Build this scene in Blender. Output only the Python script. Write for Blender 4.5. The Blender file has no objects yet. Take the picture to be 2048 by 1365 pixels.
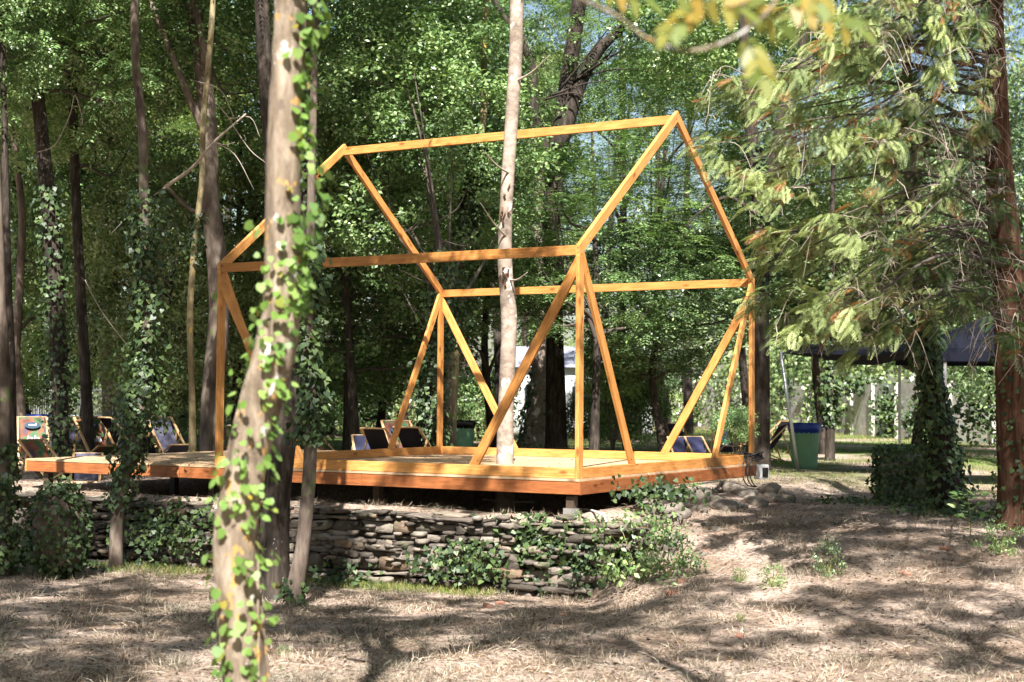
import bpy, math, random
import numpy as np
from mathutils import Vector, Matrix
random.seed(7); RNG = np.random.default_rng(7)
S = bpy.context.scene
COL = S.collection

# ------------------------------------------------------------------ camera
CAM = np.array([8.204, -15.4225, 0.807]); YAW, PIT, ROL, FPX = -0.5336, 0.038, 0.0067, 3003.1
cy, sy, cp, sp = math.cos(YAW), math.sin(YAW), math.cos(PIT), math.sin(PIT)
FW = np.array([sy*cp, cy*cp, sp]); _R = np.array([cy, -sy, 0.]); _U = np.cross(_R, FW)
RT = _R*math.cos(ROL)+_U*math.sin(ROL); UP = -_R*math.sin(ROL)+_U*math.cos(ROL)
cd = bpy.data.cameras.new('camera'); co = bpy.data.objects.new('camera', cd); COL.objects.link(co)
cd.sensor_width = 36; cd.lens = FPX/2048*36; cd.clip_end = 2000; cd.clip_start = 0.05
co.matrix_world = Matrix(((RT[0], UP[0], -FW[0], CAM[0]), (RT[1], UP[1], -FW[1], CAM[1]), (RT[2], UP[2], -FW[2], CAM[2]), (0, 0, 0, 1)))
cd.dof.use_dof = True; cd.dof.focus_distance = 19; cd.dof.aperture_fstop = 2.7
S.camera = co
F2 = np.array([sy, cy]); R2 = np.array([cy, -sy])

# ------------------------------------------------------------------ light
SUN_EL, SUN_AZ = math.radians(47), math.radians(149.4)
w = bpy.data.worlds.new('World'); S.world = w; w.use_nodes = True
nt = w.node_tree; sky = nt.nodes.new('ShaderNodeTexSky'); sky.sky_type = 'NISHITA'; sky.sun_disc = False
sky.sun_elevation = SUN_EL; sky.sun_rotation = SUN_AZ; sky.dust_density = 2.0; sky.air_density = 1.2
bg = nt.nodes['Background']; bg.inputs[1].default_value = 0.05
nt.links.new(sky.outputs[0], bg.inputs[0])
sd = np.array([math.sin(SUN_AZ)*math.cos(SUN_EL), math.cos(SUN_AZ)*math.cos(SUN_EL), math.sin(SUN_EL)])
ld = bpy.data.lights.new('sun', 'SUN'); ld.energy = 5.0; ld.angle = math.radians(0.53); ld.color = (1.0, 0.955, 0.90)
lo = bpy.data.objects.new('sun', ld); COL.objects.link(lo)
lo.rotation_euler = Vector(sd).to_track_quat('Z', 'Y').to_euler()
S.view_settings.view_transform = 'Standard'; S.view_settings.look = 'None'
S.view_settings.exposure = 1.8; S.view_settings.gamma = 1
S.cycles.max_bounces = 6; S.cycles.diffuse_bounces = 3; S.cycles.transmission_bounces = 3; S.cycles.glossy_bounces = 2
S.cycles.use_adaptive_sampling = True

# ------------------------------------------------------------------ helpers
def P(px, py, D):
    return CAM + D*(FW + RT*(px-1024)/FPX + UP*(682.5-py)/FPX)
def sms(x): x = np.clip(x, 0, 1); return x*x*(3-2*x)
def vnoise(x, y, seed=0):
    xi = np.floor(x).astype(np.int64); yi = np.floor(y).astype(np.int64); fx = sms(x-xi); fy = sms(y-yi)
    def h(a, b):
        n = (a*374761393 + b*668265263 + seed*974711) & 0x7fffffff
        n = (n ^ (n >> 13))*1274126177 & 0x7fffffff
        return ((n ^ (n >> 16)) & 0xffff)/65535.
    return (h(xi, yi)*(1-fx)+h(xi+1, yi)*fx)*(1-fy)+(h(xi, yi+1)*(1-fx)+h(xi+1, yi+1)*fx)*fy
def fbm(x, y, seed=0, o=3):
    s = 0; a = 1.; t = 0
    for k in range(o): s = s+a*(vnoise(x*2**k, y*2**k, seed+k)-.5); t += a; a *= .5
    return s/t
def ground(x, y):
    x = np.asarray(x, float); y = np.asarray(y, float)
    rx = x-CAM[0]; ry = y-CAM[1]; D = rx*F2[0]+ry*F2[1]; X = rx*R2[0]+ry*R2[1]
    low = -0.80-0.037*np.clip(D, 0, 18)+.07*fbm(x*.7, y*.7, 3)
    high = -0.56-.12*sms((x+.3)/.9)+.05*fbm(x*.5, y*.5, 9)+.45*sms((D-36)/20)*sms((-X-3)/8)
    high = high-.06*sms(((-.05)-y)/.3)*(x < .5)
    under = sms((y-.02)/.3)*sms((5.0-y)/.8)*sms((-.25-x)/.3)*sms((x+9.3)/.5)
    high = high-.5*under
    high = high+.13*np.exp(-((x-.25)/.34)**2)*sms((y+.1)/.5)*sms((6.2-y)/.8)
    k = sms(x/2.6); kl = sms((-12.-x)/2.5); k = np.maximum(k, kl)
    a = -.40*(1-k)-4.2*k; ww = .10*(1-k)+6.6*k
    s = sms((y-a)/ww)
    z = low*(1-s)+high*s
    near = np.exp(-np.clip(D, 0, 100)/25.)
    return z+(.035*fbm(x*2.3, y*2.3, 20)+.02*fbm(x*7, y*7, 31, 2))*near
def G(px, py, d0=6., d1=120.):
    ds = np.linspace(d0, d1, 3000); r = FW + RT*(px-1024)/FPX + UP*(682.5-py)/FPX
    p = CAM[None]+ds[:, None]*r[None]; h = p[:, 2]-ground(p[:, 0], p[:, 1])
    i = int(np.argmax(h < 0)); return p[i]
def gz(p): return float(ground(p[0], p[1]))

def tag(o, label=None, cat=None, group=None, kind=None):
    if label: o['label'] = label
    if cat: o['category'] = cat
    if group: o['group'] = group
    if kind: o['kind'] = kind
    return o
def empty(name, loc, label, cat, group=None, rz=0):
    o = bpy.data.objects.new(name, None); COL.objects.link(o); o.location = Vector([float(v) for v in loc]); o.rotation_euler[2] = rz
    o.empty_display_size = .2
    return tag(o, label, cat, group)
def link(name, me, mat=None, parent=None, keep_world=True, mw=None):
    o = bpy.data.objects.new(name, me); COL.objects.link(o)
    if mat is not None and len(me.materials) == 0:
        for m in (mat if isinstance(mat, (list, tuple)) else [mat]): me.materials.append(m)
    M = mw if mw is not None else Matrix.Identity(4)
    if parent is not None:
        o.parent = parent
        if keep_world:
            pm = Matrix.LocRotScale(parent.location, parent.rotation_euler, parent.scale) if parent.parent is None else WM(parent)
            M = pm.inverted() @ M
    o.matrix_local = M
    return o
def WM(o):
    m = Matrix.LocRotScale(o.location, o.rotation_euler, o.scale)
    return WM(o.parent) @ m if o.parent else m
class MB:
    def __init__(s): s.v = []; s.f = []; s.n = 0; s.mi = []
    def add(s, v, f, mi=0):
        v = np.asarray(v, float); s.v.append(v)
        for a in f: s.f.append([i+s.n for i in a]); s.mi.append(mi)
        s.n += len(v)
    def box(s, c, d, R=None, mi=0):
        c = np.asarray(c, float); d = np.asarray(d, float)/2
        v = np.array([[x, y, z] for x in (-1, 1) for y in (-1, 1) for z in (-1, 1)])*d
        if R is not None: v = v @ np.asarray(R).T
        s.add(v+c, [(0, 1, 3, 2), (4, 6, 7, 5), (0, 4, 5, 1), (2, 3, 7, 6), (0, 2, 6, 4), (1, 5, 7, 3)], mi)
    def bar(s, a, b, w, t, up=(0, 0, 1), mi=0):
        a = np.asarray(a, float); b = np.asarray(b, float); x = b-a; L = np.linalg.norm(x); x /= L
        y = np.cross(np.asarray(up, float), x); y /= np.linalg.norm(y); z = np.cross(x, y)
        s.box((a+b)/2, (L, w, t), np.array([x, y, z]).T, mi)
    def tube(s, pts, rad, n=8, cap=True, nz=0., seed=0, mi=0, flute=0.):
        pts = np.asarray(pts, float); rad = np.asarray(rad, float)*np.ones(len(pts))
        T = np.gradient(pts, axis=0); T /= np.linalg.norm(T, axis=1)[:, None]+1e-9
        ref = np.array([0, 0, 1.]) if abs(T[0][2]) < .8 else np.array([1., 0, 0])
        A = np.cross(T[0], ref); A /= np.linalg.norm(A); V = []
        an = np.arange(n)*2*math.pi/n
        for i in range(len(pts)):
            A = A-T[i]*(A@T[i]); A /= np.linalg.norm(A); B = np.cross(T[i], A)
            r = rad[i]*np.ones(n)
            if nz: r = r*(1+nz*2*fbm(an*2.0/1.0+seed*7.3, np.full(n, i*.55+seed), 5)*np.where(an > 0, 1, 1))
            if flute: r = r*(1+flute*np.sin(an*5+seed+i*.15)+flute*.6*np.sin(an*11+seed*2+i*.3))
            V.append(pts[i]+np.outer(np.cos(an)*r, A)+np.outer(np.sin(an)*r, B))
        V = np.concatenate(V); F = []
        for i in range(len(pts)-1):
            for j in range(n):
                k = (j+1) % n; F.append((i*n+j, i*n+k, (i+1)*n+k, (i+1)*n+j))
        if cap: F.append(tuple(range(n))[::-1]); F.append(tuple((len(pts)-1)*n+j for j in range(n)))
        s.add(V, F, mi)
    def mesh(s, name, smooth=False):
        me = bpy.data.meshes.new(name)
        me.from_pydata(np.concatenate(s.v).tolist(), [], s.f)
        if any(s.mi): me.polygons.foreach_set('material_index', s.mi)
        if smooth: me.polygons.foreach_set('use_smooth', [True]*len(me.polygons))
        me.update(); return me
    def obj(s, name, mat, parent=None, smooth=False): return link(name, s.mesh(name, smooth), mat, parent)
def crom(pts, n=6):
    pts = np.asarray(pts, float); q = np.vstack([2*pts[0]-pts[1], pts, 2*pts[-1]-pts[-2]]); out = []
    for i in range(1, len(q)-2):
        for t in np.linspace(0, 1, n, endpoint=False):
            a, b, c, d = q[i-1], q[i], q[i+1], q[i+2]
            out.append(.5*((2*b)+(-a+c)*t+(2*a-5*b+4*c-d)*t*t+(-a+3*b-3*c+d)*t**3))
    out.append(pts[-1]); return np.array(out)
def npmesh(name, V, n):   # V: (N*n,3) polygons of n verts each
    me = bpy.data.meshes.new(name); V = np.ascontiguousarray(V, dtype=np.float32); N = len(V)//n
    me.vertices.add(len(V)); me.vertices.foreach_set('co', V.ravel())
    me.loops.add(len(V)); me.loops.foreach_set('vertex_index', np.arange(len(V), dtype=np.int32))
    me.polygons.add(N); me.polygons.foreach_set('loop_start', np.arange(0, len(V), n, dtype=np.int32))
    me.update(calc_edges=True); return me
def unit(a): return a/(np.linalg.norm(a, axis=-1, keepdims=True)+1e-9)
RH = [(0, 0), (.45, .5), (1, 0), (.45, -.5)]
IVY = [(0, 0), (-.12, .34), (.22, .56), (1, 0), (.22, -.56), (-.12, -.34)]
HEART = [(.05, 0), (-.06, .28), (.2, .5), (.62, .42), (.95, 0), (.62, -.42), (.2, -.5), (-.06, -.28)]
def leafV(pos, d, nrm, L, Wd, prof=RH, curl=.15):
    d = unit(d); sd_ = unit(np.cross(nrm, d)); nn = np.cross(d, sd_)
    L = np.broadcast_to(np.asarray(L, float), (len(pos),)); Wd = np.broadcast_to(np.asarray(Wd, float), (len(pos),))
    out = np.empty((len(pos), len(prof), 3))
    for i, (t, s) in enumerate(prof):
        out[:, i] = pos+d*(L*t)[:, None]+sd_*(Wd*s)[:, None]+nn*(L*curl*(abs(s)*.8-t*t*.6))[:, None]
    return out.reshape(-1, 3)
def rdir(n): return unit(RNG.normal(size=(n, 3)))

# ------------------------------------------------------------------ materials
def mat(name): m = bpy.data.materials.new(name); m.use_nodes = True; return m, m.node_tree.nodes, m.node_tree.links, m.node_tree.nodes['Principled BSDF']
def ramp(N, stops):
    r = N.new('ShaderNodeValToRGB'); e = r.color_ramp.elements
    while len(e) < len(stops): e.new(.5)
    for el, (p, c) in zip(e, stops): el.position = p; el.color = (*c, 1)
    return r
def noise(N, L, scale, detail=4, rough=.6, sc=None, co='Object', dist=0):
    t = N.new('ShaderNodeTexCoord'); n = N.new('ShaderNodeTexNoise'); n.inputs['Scale'].default_value = scale
    n.inputs['Detail'].default_value = detail; n.inputs['Roughness'].default_value = rough; n.inputs['Distortion'].default_value = dist
    if sc: m = N.new('ShaderNodeMapping'); m.inputs['Scale'].default_value = sc; L.new(t.outputs[co], m.inputs[0]); L.new(m.outputs[0], n.inputs[0])
    else: L.new(t.outputs[co], n.inputs[0])
    return n
def mix(N, L, a, b, f, mode='MIX'):
    m = N.new('ShaderNodeMix'); m.data_type = 'RGBA'; m.blend_type = mode
    for k, v in ((0, f), (6, a), (7, b)):
        if hasattr(v, 'links') or hasattr(v, 'is_linked'): L.new(v, m.inputs[k])
        else: m.inputs[k].default_value = v if k == 0 else (*v, 1)
    return m.outputs[2]
def bump(N, L, bs, h, st=.4, d=.02):
    b = N.new('ShaderNodeBump'); b.inputs['Strength'].default_value = st; b.inputs['Distance'].default_value = d
    L.new(h, b.inputs['Height']); L.new(b.outputs[0], bs.inputs['Normal'])
def plain(name, c, rough=.6, metal=0, nz=.15, scale=8, spec=.4):
    m, N, L, b = mat(name); n = noise(N, L, scale)
    r = ramp(N, [(.3, [x*(1-nz) for x in c]), (.7, [min(1, x*(1+nz)) for x in c])]); L.new(n.outputs[0], r.inputs[0]); L.new(r.outputs[0], b.inputs[0])
    b.inputs['Roughness'].default_value = rough; b.inputs['Metallic'].default_value = metal; b.inputs['Specular IOR Level'].default_value = spec
    bump(N, L, b, n.outputs[0], .15, .004); return m
def wood(name, lo_, mid, hi, rough=.55):
    m, N, L, b = mat(name)
    n1 = noise(N, L, 3.0, 6, .6, (1.2, 14, 14), dist=.6); r = ramp(N, [(.25, lo_), (.5, mid), (.78, hi)]); L.new(n1.outputs[0], r.inputs[0])
    n2 = noise(N, L, 2.2, 3, .5, (1, 1.5, 1.5)); r2 = ramp(N, [(.3, (.72, .68, .62)), (.65, (1, 1, 1))]); L.new(n2.outputs[0], r2.inputs[0])
    c = mix(N, L, r.outputs[0], r2.outputs[0], .8, 'MULTIPLY')
    # knots
    t = N.new('ShaderNodeTexCoord'); mp = N.new('ShaderNodeMapping'); mp.inputs['Scale'].default_value = (2.6, 7, 7); vo = N.new('ShaderNodeTexVoronoi'); vo.inputs['Scale'].default_value = 1.0
    L.new(t.outputs['Object'], mp.inputs[0]); L.new(mp.outputs[0], vo.inputs[0]); rk = ramp(N, [(.07, (.25, .14, .08)), (.15, (.7, .62, .55)), (.2, (1, 1, 1))]); L.new(vo.outputs[0], rk.inputs[0])
    c = mix(N, L, c, rk.outputs[0], .75, 'MULTIPLY')
    oi = N.new('ShaderNodeObjectInfo'); ro = ramp(N, [(0, (.72, .66, .58)), (.5, (.92, .9, .86)), (1, (1.08, 1.1, 1.12))]); L.new(oi.outputs['Random'], ro.inputs[0])
    c = mix(N, L, c, ro.outputs[0], 1.0, 'MULTIPLY'); L.new(c, b.inputs[0])
    b.inputs['Roughness'].default_value = rough; b.inputs['Specular IOR Level'].default_value = .35; bump(N, L, b, n1.outputs[0], .25, .003); return m
def bark(name, c0, c1, c2, patches=None, scale=6, st=.8, zs=.25, d=.02):
    m, N, L, b = mat(name); n = noise(N, L, scale, 8, .7, (1, 1, zs), dist=.4); r = ramp(N, [(.32, c0), (.5, c1), (.7, c2)]); L.new(n.outputs[0], r.inputs[0])
    c = r.outputs[0]; n2 = noise(N, L, scale*.35, 3, .5); r2 = ramp(N, [(.35, (.6, .58, .55)), (.6, (1, 1, 1))]); L.new(n2.outputs[0], r2.inputs[0]); c = mix(N, L, c, r2.outputs[0], .8, 'MULTIPLY')
    for k, (pc, lo1, sc) in enumerate(patches or []):
        q = noise(N, L, sc, 5, .6, (1, 1.0+k, .8)); rr = ramp(N, [(lo1, (0, 0, 0)), (lo1+.05, (1, 1, 1))]); L.new(q.outputs[0], rr.inputs[0]); c = mix(N, L, c, pc, rr.outputs[0])
    L.new(c, b.inputs[0]); b.inputs['Roughness'].default_value = .9; b.inputs['Specular IOR Level'].default_value = .2; bump(N, L, b, n.outputs[0], st, d); return m
def leafm(name, cols, tr=.22, rough=.38, spec=.6, trc=(1.3, 1.4, .65), nzs=.5):
    m, N, L, b = mat(name); g = N.new('ShaderNodeNewGeometry'); n = len(cols)
    r = ramp(N, [((i+.5)/n, c) for i, c in enumerate(cols)]); L.new(g.outputs['Random Per Island'], r.inputs[0])
    q = noise(N, L, nzs, 2, .5); r2 = ramp(N, [(.36, (.5, .56, .5)), (.62, (1.2, 1.15, 1.05))]); L.new(q.outputs[0], r2.inputs[0])
    c = mix(N, L, r.outputs[0], r2.outputs[0], .9, 'MULTIPLY'); L.new(c, b.inputs[0]); b.inputs['Roughness'].default_value = rough; b.inputs['Specular IOR Level'].default_value = spec
    t = N.new('ShaderNodeBsdfTranslucent'); c2 = mix(N, L, c, trc, 1.0, 'MULTIPLY'); L.new(c2, t.inputs[0])
    ms = N.new('ShaderNodeMixShader'); ms.inputs[0].default_value = tr; L.new(b.outputs[0], ms.inputs[1]); L.new(t.outputs[0], ms.inputs[2])
    L.new(ms.outputs[0], N['Material Output'].inputs[0]); return m
M = {}
M['timber'] = wood('timber', (.36, .14, .03), (.56, .255, .07), (.68, .37, .14))
M['fascia'] = wood('fascia', (.17, .052, .017), (.28, .095, .03), (.37, .15, .05))
M['deck'] = wood('deck', (.42, .28, .17), (.58, .42, .28), (.70, .54, .38), .7)
M['pale_wood'] = wood('pale_wood', (.40, .24, .11), (.52, .34, .18), (.62, .44, .26))
M['dark_wood'] = wood('dark_wood', (.05, .04, .03), (.08, .06, .045), (.12, .09, .07))
M['bark_fg'] = bark('bark_fg', (.07, .05, .035), (.24, .19, .14), (.39, .33, .26), [((.40, .24, .08), .60, 14), ((.58, .57, .54), .62, 8), ((.14, .11, .085), .60, 12)], 16, 1.0)
M['bark_grey'] = bark('bark_grey', (.045, .034, .028), (.13, .10, .08), (.24, .20, .165), [((.10, .13, .05), .62, 4)])
M['bark_pale'] = bark('bark_pale', (.18, .14, .115), (.32, .26, .215), (.43, .37, .31), [((.62, .58, .5), .6, 5)], 8, .4, 1.6)
M['bark_dark'] = bark('bark_dark', (.012, .01, .008), (.042, .033, .027), (.10, .08, .065), [((.3, .29, .26), .68, 9)], 14, 1.0, .2)
M['bark_red'] = bark('bark_red', (.03, .014, .01), (.12, .06, .038), (.25, .145, .10), None, 16, 1.0, .06, .05)
M['bark_yellow'] = bark('bark_yellow', (.10, .08, .04), (.22, .18, .10), (.36, .31, .20), [((.5, .33, .05), .62, 6)])
M['twig'] = plain('twig', (.32, .27, .22), .9); M['twig_dark'] = plain('twig_dark', (.07, .055, .045), .9)
M['leaf_a'] = leafm('leaf_a', [(0.074, 0.139, 0.053), (0.128, 0.221, 0.076), (0.174, 0.285, 0.106), (0.274, 0.376, 0.176)])
M['leaf_b'] = leafm('leaf_b', [(0.085, 0.158, 0.055), (0.142, 0.244, 0.083), (0.204, 0.316, 0.116), (0.313, 0.388, 0.193)])
M['leaf_c'] = leafm('leaf_c', [(0.065, 0.122, 0.062), (0.108, 0.182, 0.090), (0.161, 0.252, 0.118), (0.257, 0.330, 0.168)])
M['leaf_autumn'] = leafm('leaf_autumn', [(0.056, 0.110, 0.026), (0.128, 0.170, 0.039), (0.240, 0.240, 0.052), (0.096, 0.130, 0.026)])
M['leaf_yellow'] = leafm('leaf_yellow', [(.14, .19, .05), (.26, .24, .05), (.12, .18, .05), (.30, .21, .04)], .5)
M['leaf_d'] = leafm('leaf_d', [(0.119, 0.181, 0.069), (0.173, 0.242, 0.092), (0.227, 0.301, 0.131), (0.292, 0.350, 0.169)])
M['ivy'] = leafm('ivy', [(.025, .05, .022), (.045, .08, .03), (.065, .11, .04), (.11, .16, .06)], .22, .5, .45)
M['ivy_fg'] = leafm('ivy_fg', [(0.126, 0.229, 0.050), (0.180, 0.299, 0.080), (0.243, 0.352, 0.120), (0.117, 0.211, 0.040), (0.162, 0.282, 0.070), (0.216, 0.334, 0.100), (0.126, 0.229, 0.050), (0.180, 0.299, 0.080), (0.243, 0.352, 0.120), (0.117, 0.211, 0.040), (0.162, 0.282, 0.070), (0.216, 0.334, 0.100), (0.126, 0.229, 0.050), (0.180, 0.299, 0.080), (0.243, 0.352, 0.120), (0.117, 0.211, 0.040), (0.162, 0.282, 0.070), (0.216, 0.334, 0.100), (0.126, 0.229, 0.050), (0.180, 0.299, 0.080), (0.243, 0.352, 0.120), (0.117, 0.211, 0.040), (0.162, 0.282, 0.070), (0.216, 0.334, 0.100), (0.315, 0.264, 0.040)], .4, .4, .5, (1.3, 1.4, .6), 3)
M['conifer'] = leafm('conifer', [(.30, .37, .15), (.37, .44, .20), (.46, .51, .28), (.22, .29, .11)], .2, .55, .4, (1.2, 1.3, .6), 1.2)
M['conifer_shaded'] = leafm('conifer_shaded', [(.03, .06, .016), (.05, .095, .025), (.07, .12, .03)], .2, .6)  # shaded copy of the conifer green, the shade is in the colour
M['dead_spray'] = leafm('dead_spray', [(.28, .12, .05), (.36, .17, .08), (.42, .25, .13)], .3, .8, .2, (1.2, .9, .6))
M['grass'] = leafm('grass', [(.08, .14, .02), (.13, .20, .04), (.22, .25, .07), (.34, .29, .14)], .3, .6, .3)
M['straw'] = leafm('straw', [(.07, .05, .038), (.24, .18, .135), (.46, .39, .32), (.60, .53, .45), (.12, .085, .06)], .15, .8, .2, (1, .9, .7), 1)
M['fallen'] = leafm('fallen', [(.06, .035, .02), (.16, .09, .05), (.32, .22, .13), (.10, .06, .04), (.42, .34, .24)], .1, .8, .2, (1, .9, .7), 1)
M['black_fabric'] = plain('black_fabric', (.008, .007, .01), .9, spec=.2)
M['navy'] = plain('navy', (.012, .014, .05), .7); M['lilac'] = plain('lilac', (.07, .068, .11), .7)
M['green_print'] = plain('green_print', (.01, .42, .16), .7); M['white_print'] = plain('white_print', (.75, .74, .9), .7); M['dark_print'] = plain('dark_print', (.015, .04, .07), .7)
M['metal'] = plain('metal', (.42, .43, .44), .4, .7); M['bin_green'] = plain('bin_green', (.13, .27, .16), .55, scale=3)
M['bag_blue'] = plain('bag_blue', (.01, .04, .27), .4); M['bag_black'] = plain('bag_black', (.006, .006, .007), .22)
M['white'] = plain('white', (.72, .72, .73), .5, nz=.05); M['white_wall'] = plain('white_wall', (.74, .74, .74), .8, nz=.08, scale=1.5)
M['concrete'] = plain('concrete', (.42, .39, .36), .95, nz=.3, scale=3); M['footing'] = plain('footing', (.16, .15, .14), .95, nz=.3); M['concrete_pale'] = plain('concrete_pale', (.52, .48, .43), .95, nz=.2, scale=4)
M['tent_dark'] = plain('tent_dark', (.007, .008, .014), .95, spec=.1); M['tent_white'] = plain('tent_white', (.55, .57, .62), .8); M['sail'] = plain('sail', (.01, .01, .015), .95, spec=.1)
M['roof'] = plain('roof', (.22, .23, .28), .8); M['glass'] = plain('glass', (.04, .05, .06), .15); M['rubber'] = plain('rubber', (.012, .012, .012), .5)
M['brick'] = plain('brick', (.30, .15, .10), .95, nz=.3, scale=12); M['hose'] = plain('hose', (.6, .6, .58), .5)
M['rope'] = plain('rope', (.5, .48, .42), .8)
def printm():
    m, N, L, b = mat('printed_sling'); n = noise(N, L, 4.5, 3, .5, None)
    r = ramp(N, [(.30, (.012, .06, .04)), (.42, (.03, .10, .03)), (.50, (.16, .05, .02)), (.58, (.11, .035, .02)), (.70, (.02, .03, .07))]); L.new(n.outputs[0], r.inputs[0]); L.new(r.outputs[0], b.inputs[0]); b.inputs['Roughness'].default_value = .7; return m
M['print'] = printm()
def stonem():
    m, N, L, b = mat('stone'); g = N.new('ShaderNodeNewGeometry'); r = ramp(N, [(.1, (.06, .05, .04)), (.4, (.12, .10, .085)), (.65, (.20, .175, .15)), (.8, (.27, .24, .20)), (.95, (.17, .115, .075))]); L.new(g.outputs['Random Per Island'], r.inputs[0])
    n = noise(N, L, 9, 8, .7, (1, 1, 2.5)); r2 = ramp(N, [(.3, (.45, .43, .4)), (.65, (1.15, 1.12, 1.08))]); L.new(n.outputs[0], r2.inputs[0]); c = mix(N, L, r.outputs[0], r2.outputs[0], 1., 'MULTIPLY')
    q = noise(N, L, 5, 4); r3 = ramp(N, [(.6, (0, 0, 0)), (.7, (1, 1, 1))]); L.new(q.outputs[0], r3.inputs[0]); c = mix(N, L, c, (.12, .13, .07), r3.outputs[0])
    L.new(c, b.inputs[0]); b.inputs['Roughness'].default_value = .92; bump(N, L, b, n.outputs[0], .9, .03); return m
M['stone'] = stonem()
def groundm():
    m, N, L, b = mat('ground'); n = noise(N, L, 22, 8, .75); r = ramp(N, [(.32, (.11, .08, .065)), (.45, (.26, .20, .165)), (.57, (.43, .355, .30)), (.72, (.55, .475, .415))]); L.new(n.outputs[0], r.inputs[0])
    n2 = noise(N, L, .9, 5, .6); r2 = ramp(N, [(.38, (.62, .56, .5)), (.6, (1.05, 1.02, 1))]); L.new(n2.outputs[0], r2.inputs[0]); c = mix(N, L, r.outputs[0], r2.outputs[0], 1., 'MULTIPLY')
    # lawn beyond the deck
    t = N.new('ShaderNodeTexCoord'); sx = N.new('ShaderNodeSeparateXYZ'); L.new(t.outputs['Object'], sx.inputs[0])
    mr = N.new('ShaderNodeMapRange'); mr.inputs[1].default_value = 7; mr.inputs[2].default_value = 14; L.new(sx.outputs[1], mr.inputs[0])
    n3 = noise(N, L, .35, 4, .6); r3 = ramp(N, [(.40, (0, 0, 0)), (.58, (1, 1, 1))]); L.new(n3.outputs[0], r3.inputs[0])
    mm = N.new('ShaderNodeMath'); mm.operation = 'MULTIPLY'; L.new(mr.outputs[0], mm.inputs[0]); L.new(r3.outputs[0], mm.inputs[1])
    c = mix(N, L, c, (.10, .145, .035), mm.outputs[0]); L.new(c, b.inputs[0]); b.inputs['Roughness'].default_value = .97; b.inputs['Specular IOR Level'].default_value = .1
    bump(N, L, b, n.outputs[0], .9, .03); return m
M['ground'] = groundm()

# ------------------------------------------------------------------ ground
def axis(lo_, a, b, hi_, st, g=1.09):
    c = list(np.arange(a, b, st)); s = st; x = b
    while x < hi_: c.append(x); s *= g; x += s
    c.append(hi_); s = st; x = a; l = []
    while x > lo_: s *= g; x -= s; l.append(max(x, lo_))
    return np.array(l[::-1]+c)
gx = axis(-400, -13, 13, 400, .075); gy = axis(-200, -12, 7, 600, .07)
XX, YY = np.meshgrid(gx, gy); ZZ = ground(XX, YY)
me = bpy.data.meshes.new('ground'); nx, ny = len(gx), len(gy)
vv = np.stack([XX, YY, ZZ], -1).reshape(-1, 3).astype(np.float32); ii = np.arange(nx*ny).reshape(ny, nx)
q = np.stack([ii[:-1, :-1], ii[:-1, 1:], ii[1:, 1:], ii[1:, :-1]], -1).reshape(-1, 4).astype(np.int32)
me.vertices.add(len(vv)); me.vertices.foreach_set('co', vv.ravel()); me.loops.add(q.size); me.loops.foreach_set('vertex_index', q.ravel())
me.polygons.add(len(q)); me.polygons.foreach_set('loop_start', np.arange(0, q.size, 4, dtype=np.int32)); me.update(calc_edges=True)
me.polygons.foreach_set('use_smooth', [True]*len(q))
tag(link('ground', me, M['ground']), kind='structure')

# ------------------------------------------------------------------ timber boards
def board(name, a, b, w, t, wdir, m, parent, ca=0, cb=0, bev=.004):
    """board from a to b (centre line), w along wdir, t thick; ca/cb slant the end cuts"""
    a = np.asarray(a, float); b = np.asarray(b, float); x = b-a; Ln = np.linalg.norm(x); x /= Ln
    z = np.asarray(wdir, float); z = z-x*(z@x); z /= np.linalg.norm(z); y = np.cross(z, x)
    V = []
    nseg = max(1, int(Ln/.5))
    hw, ht = w/2, t/2; sec = [(-ht, -hw+bev), (-ht+bev, -hw), (ht-bev, -hw), (ht, -hw+bev), (ht, hw-bev), (ht-bev, hw), (-ht+bev, hw), (-ht, hw-bev)]
    for k in range(nseg+1):
        s = k/nseg
        for (yy, zz) in sec: V.append((Ln*s+(ca*zz)*(1-s)+(cb*zz)*s, yy, zz))
    F = []
    for k in range(nseg):
        for j in range(8): F.append((k*8+j, k*8+(j+1) % 8, (k+1)*8+(j+1) % 8, (k+1)*8+j))
    F.append(tuple(range(7, -1, -1))); F.append(tuple(nseg*8+j for j in range(8)))
    me = bpy.data.meshes.new(name); off = random.uniform(-5, 5)
    me.from_pydata([(v[0]+off, v[1], v[2]) for v in V], [], F); me.update()
    # shift origin so grain differs from board to board
    Mw = Matrix(((x[0], y[0], z[0], a[0]), (x[1], y[1], z[1], a[1]), (x[2], y[2], z[2], a[2]), (0, 0, 0, 1))) @ Matrix.Translation((-off, 0, 0))
    return link(name, me, m, parent, mw=Mw)

HL, HW, HE, HR = 5.546, 5.532, 2.6, 4.641
CB = .125
deck = empty('wooden_platform', (-4.5, 2.7, -.5), 'large low timber deck with orange stained edge boards on top of the stone wall', 'platform')
DL = 9.16; zt = -CB
mb = MB(); yv = -.02; k = 0
rr_ = random.Random(3)
while yv < HW+.0:
    x = -DL
    while x < .02:
        Lb = min(rr_.uniform(2.5, 4.0), .02-x); 
        if .02-(x+Lb) < .5: Lb = .02-x
        mb.box((x+Lb/2, yv+.069, zt-.0150+rr_.uniform(-.0015, .0005)), (Lb-.004, .138, .028)); x += Lb
    yv += .1435
mb.obj('deck_boards', M['deck'], deck)
zc = zt-.032-.0765
for (xa, xb) in ((-DL+.0, -6.4), (-6.396, -3.1), (-3.096, .03)):
    board('edge_board', (xa, .005, zc), (xb, .005, zc), .152, .035, (0, 0, 1), M['fascia'], deck)
for (ya, yb) in ((.024, 1.9), (1.904, HW+.05)):
    board('edge_board', (.012, ya, zc), (.012, yb, zc), .152, .035, (0, 0, 1), M['fascia'], deck)
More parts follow.
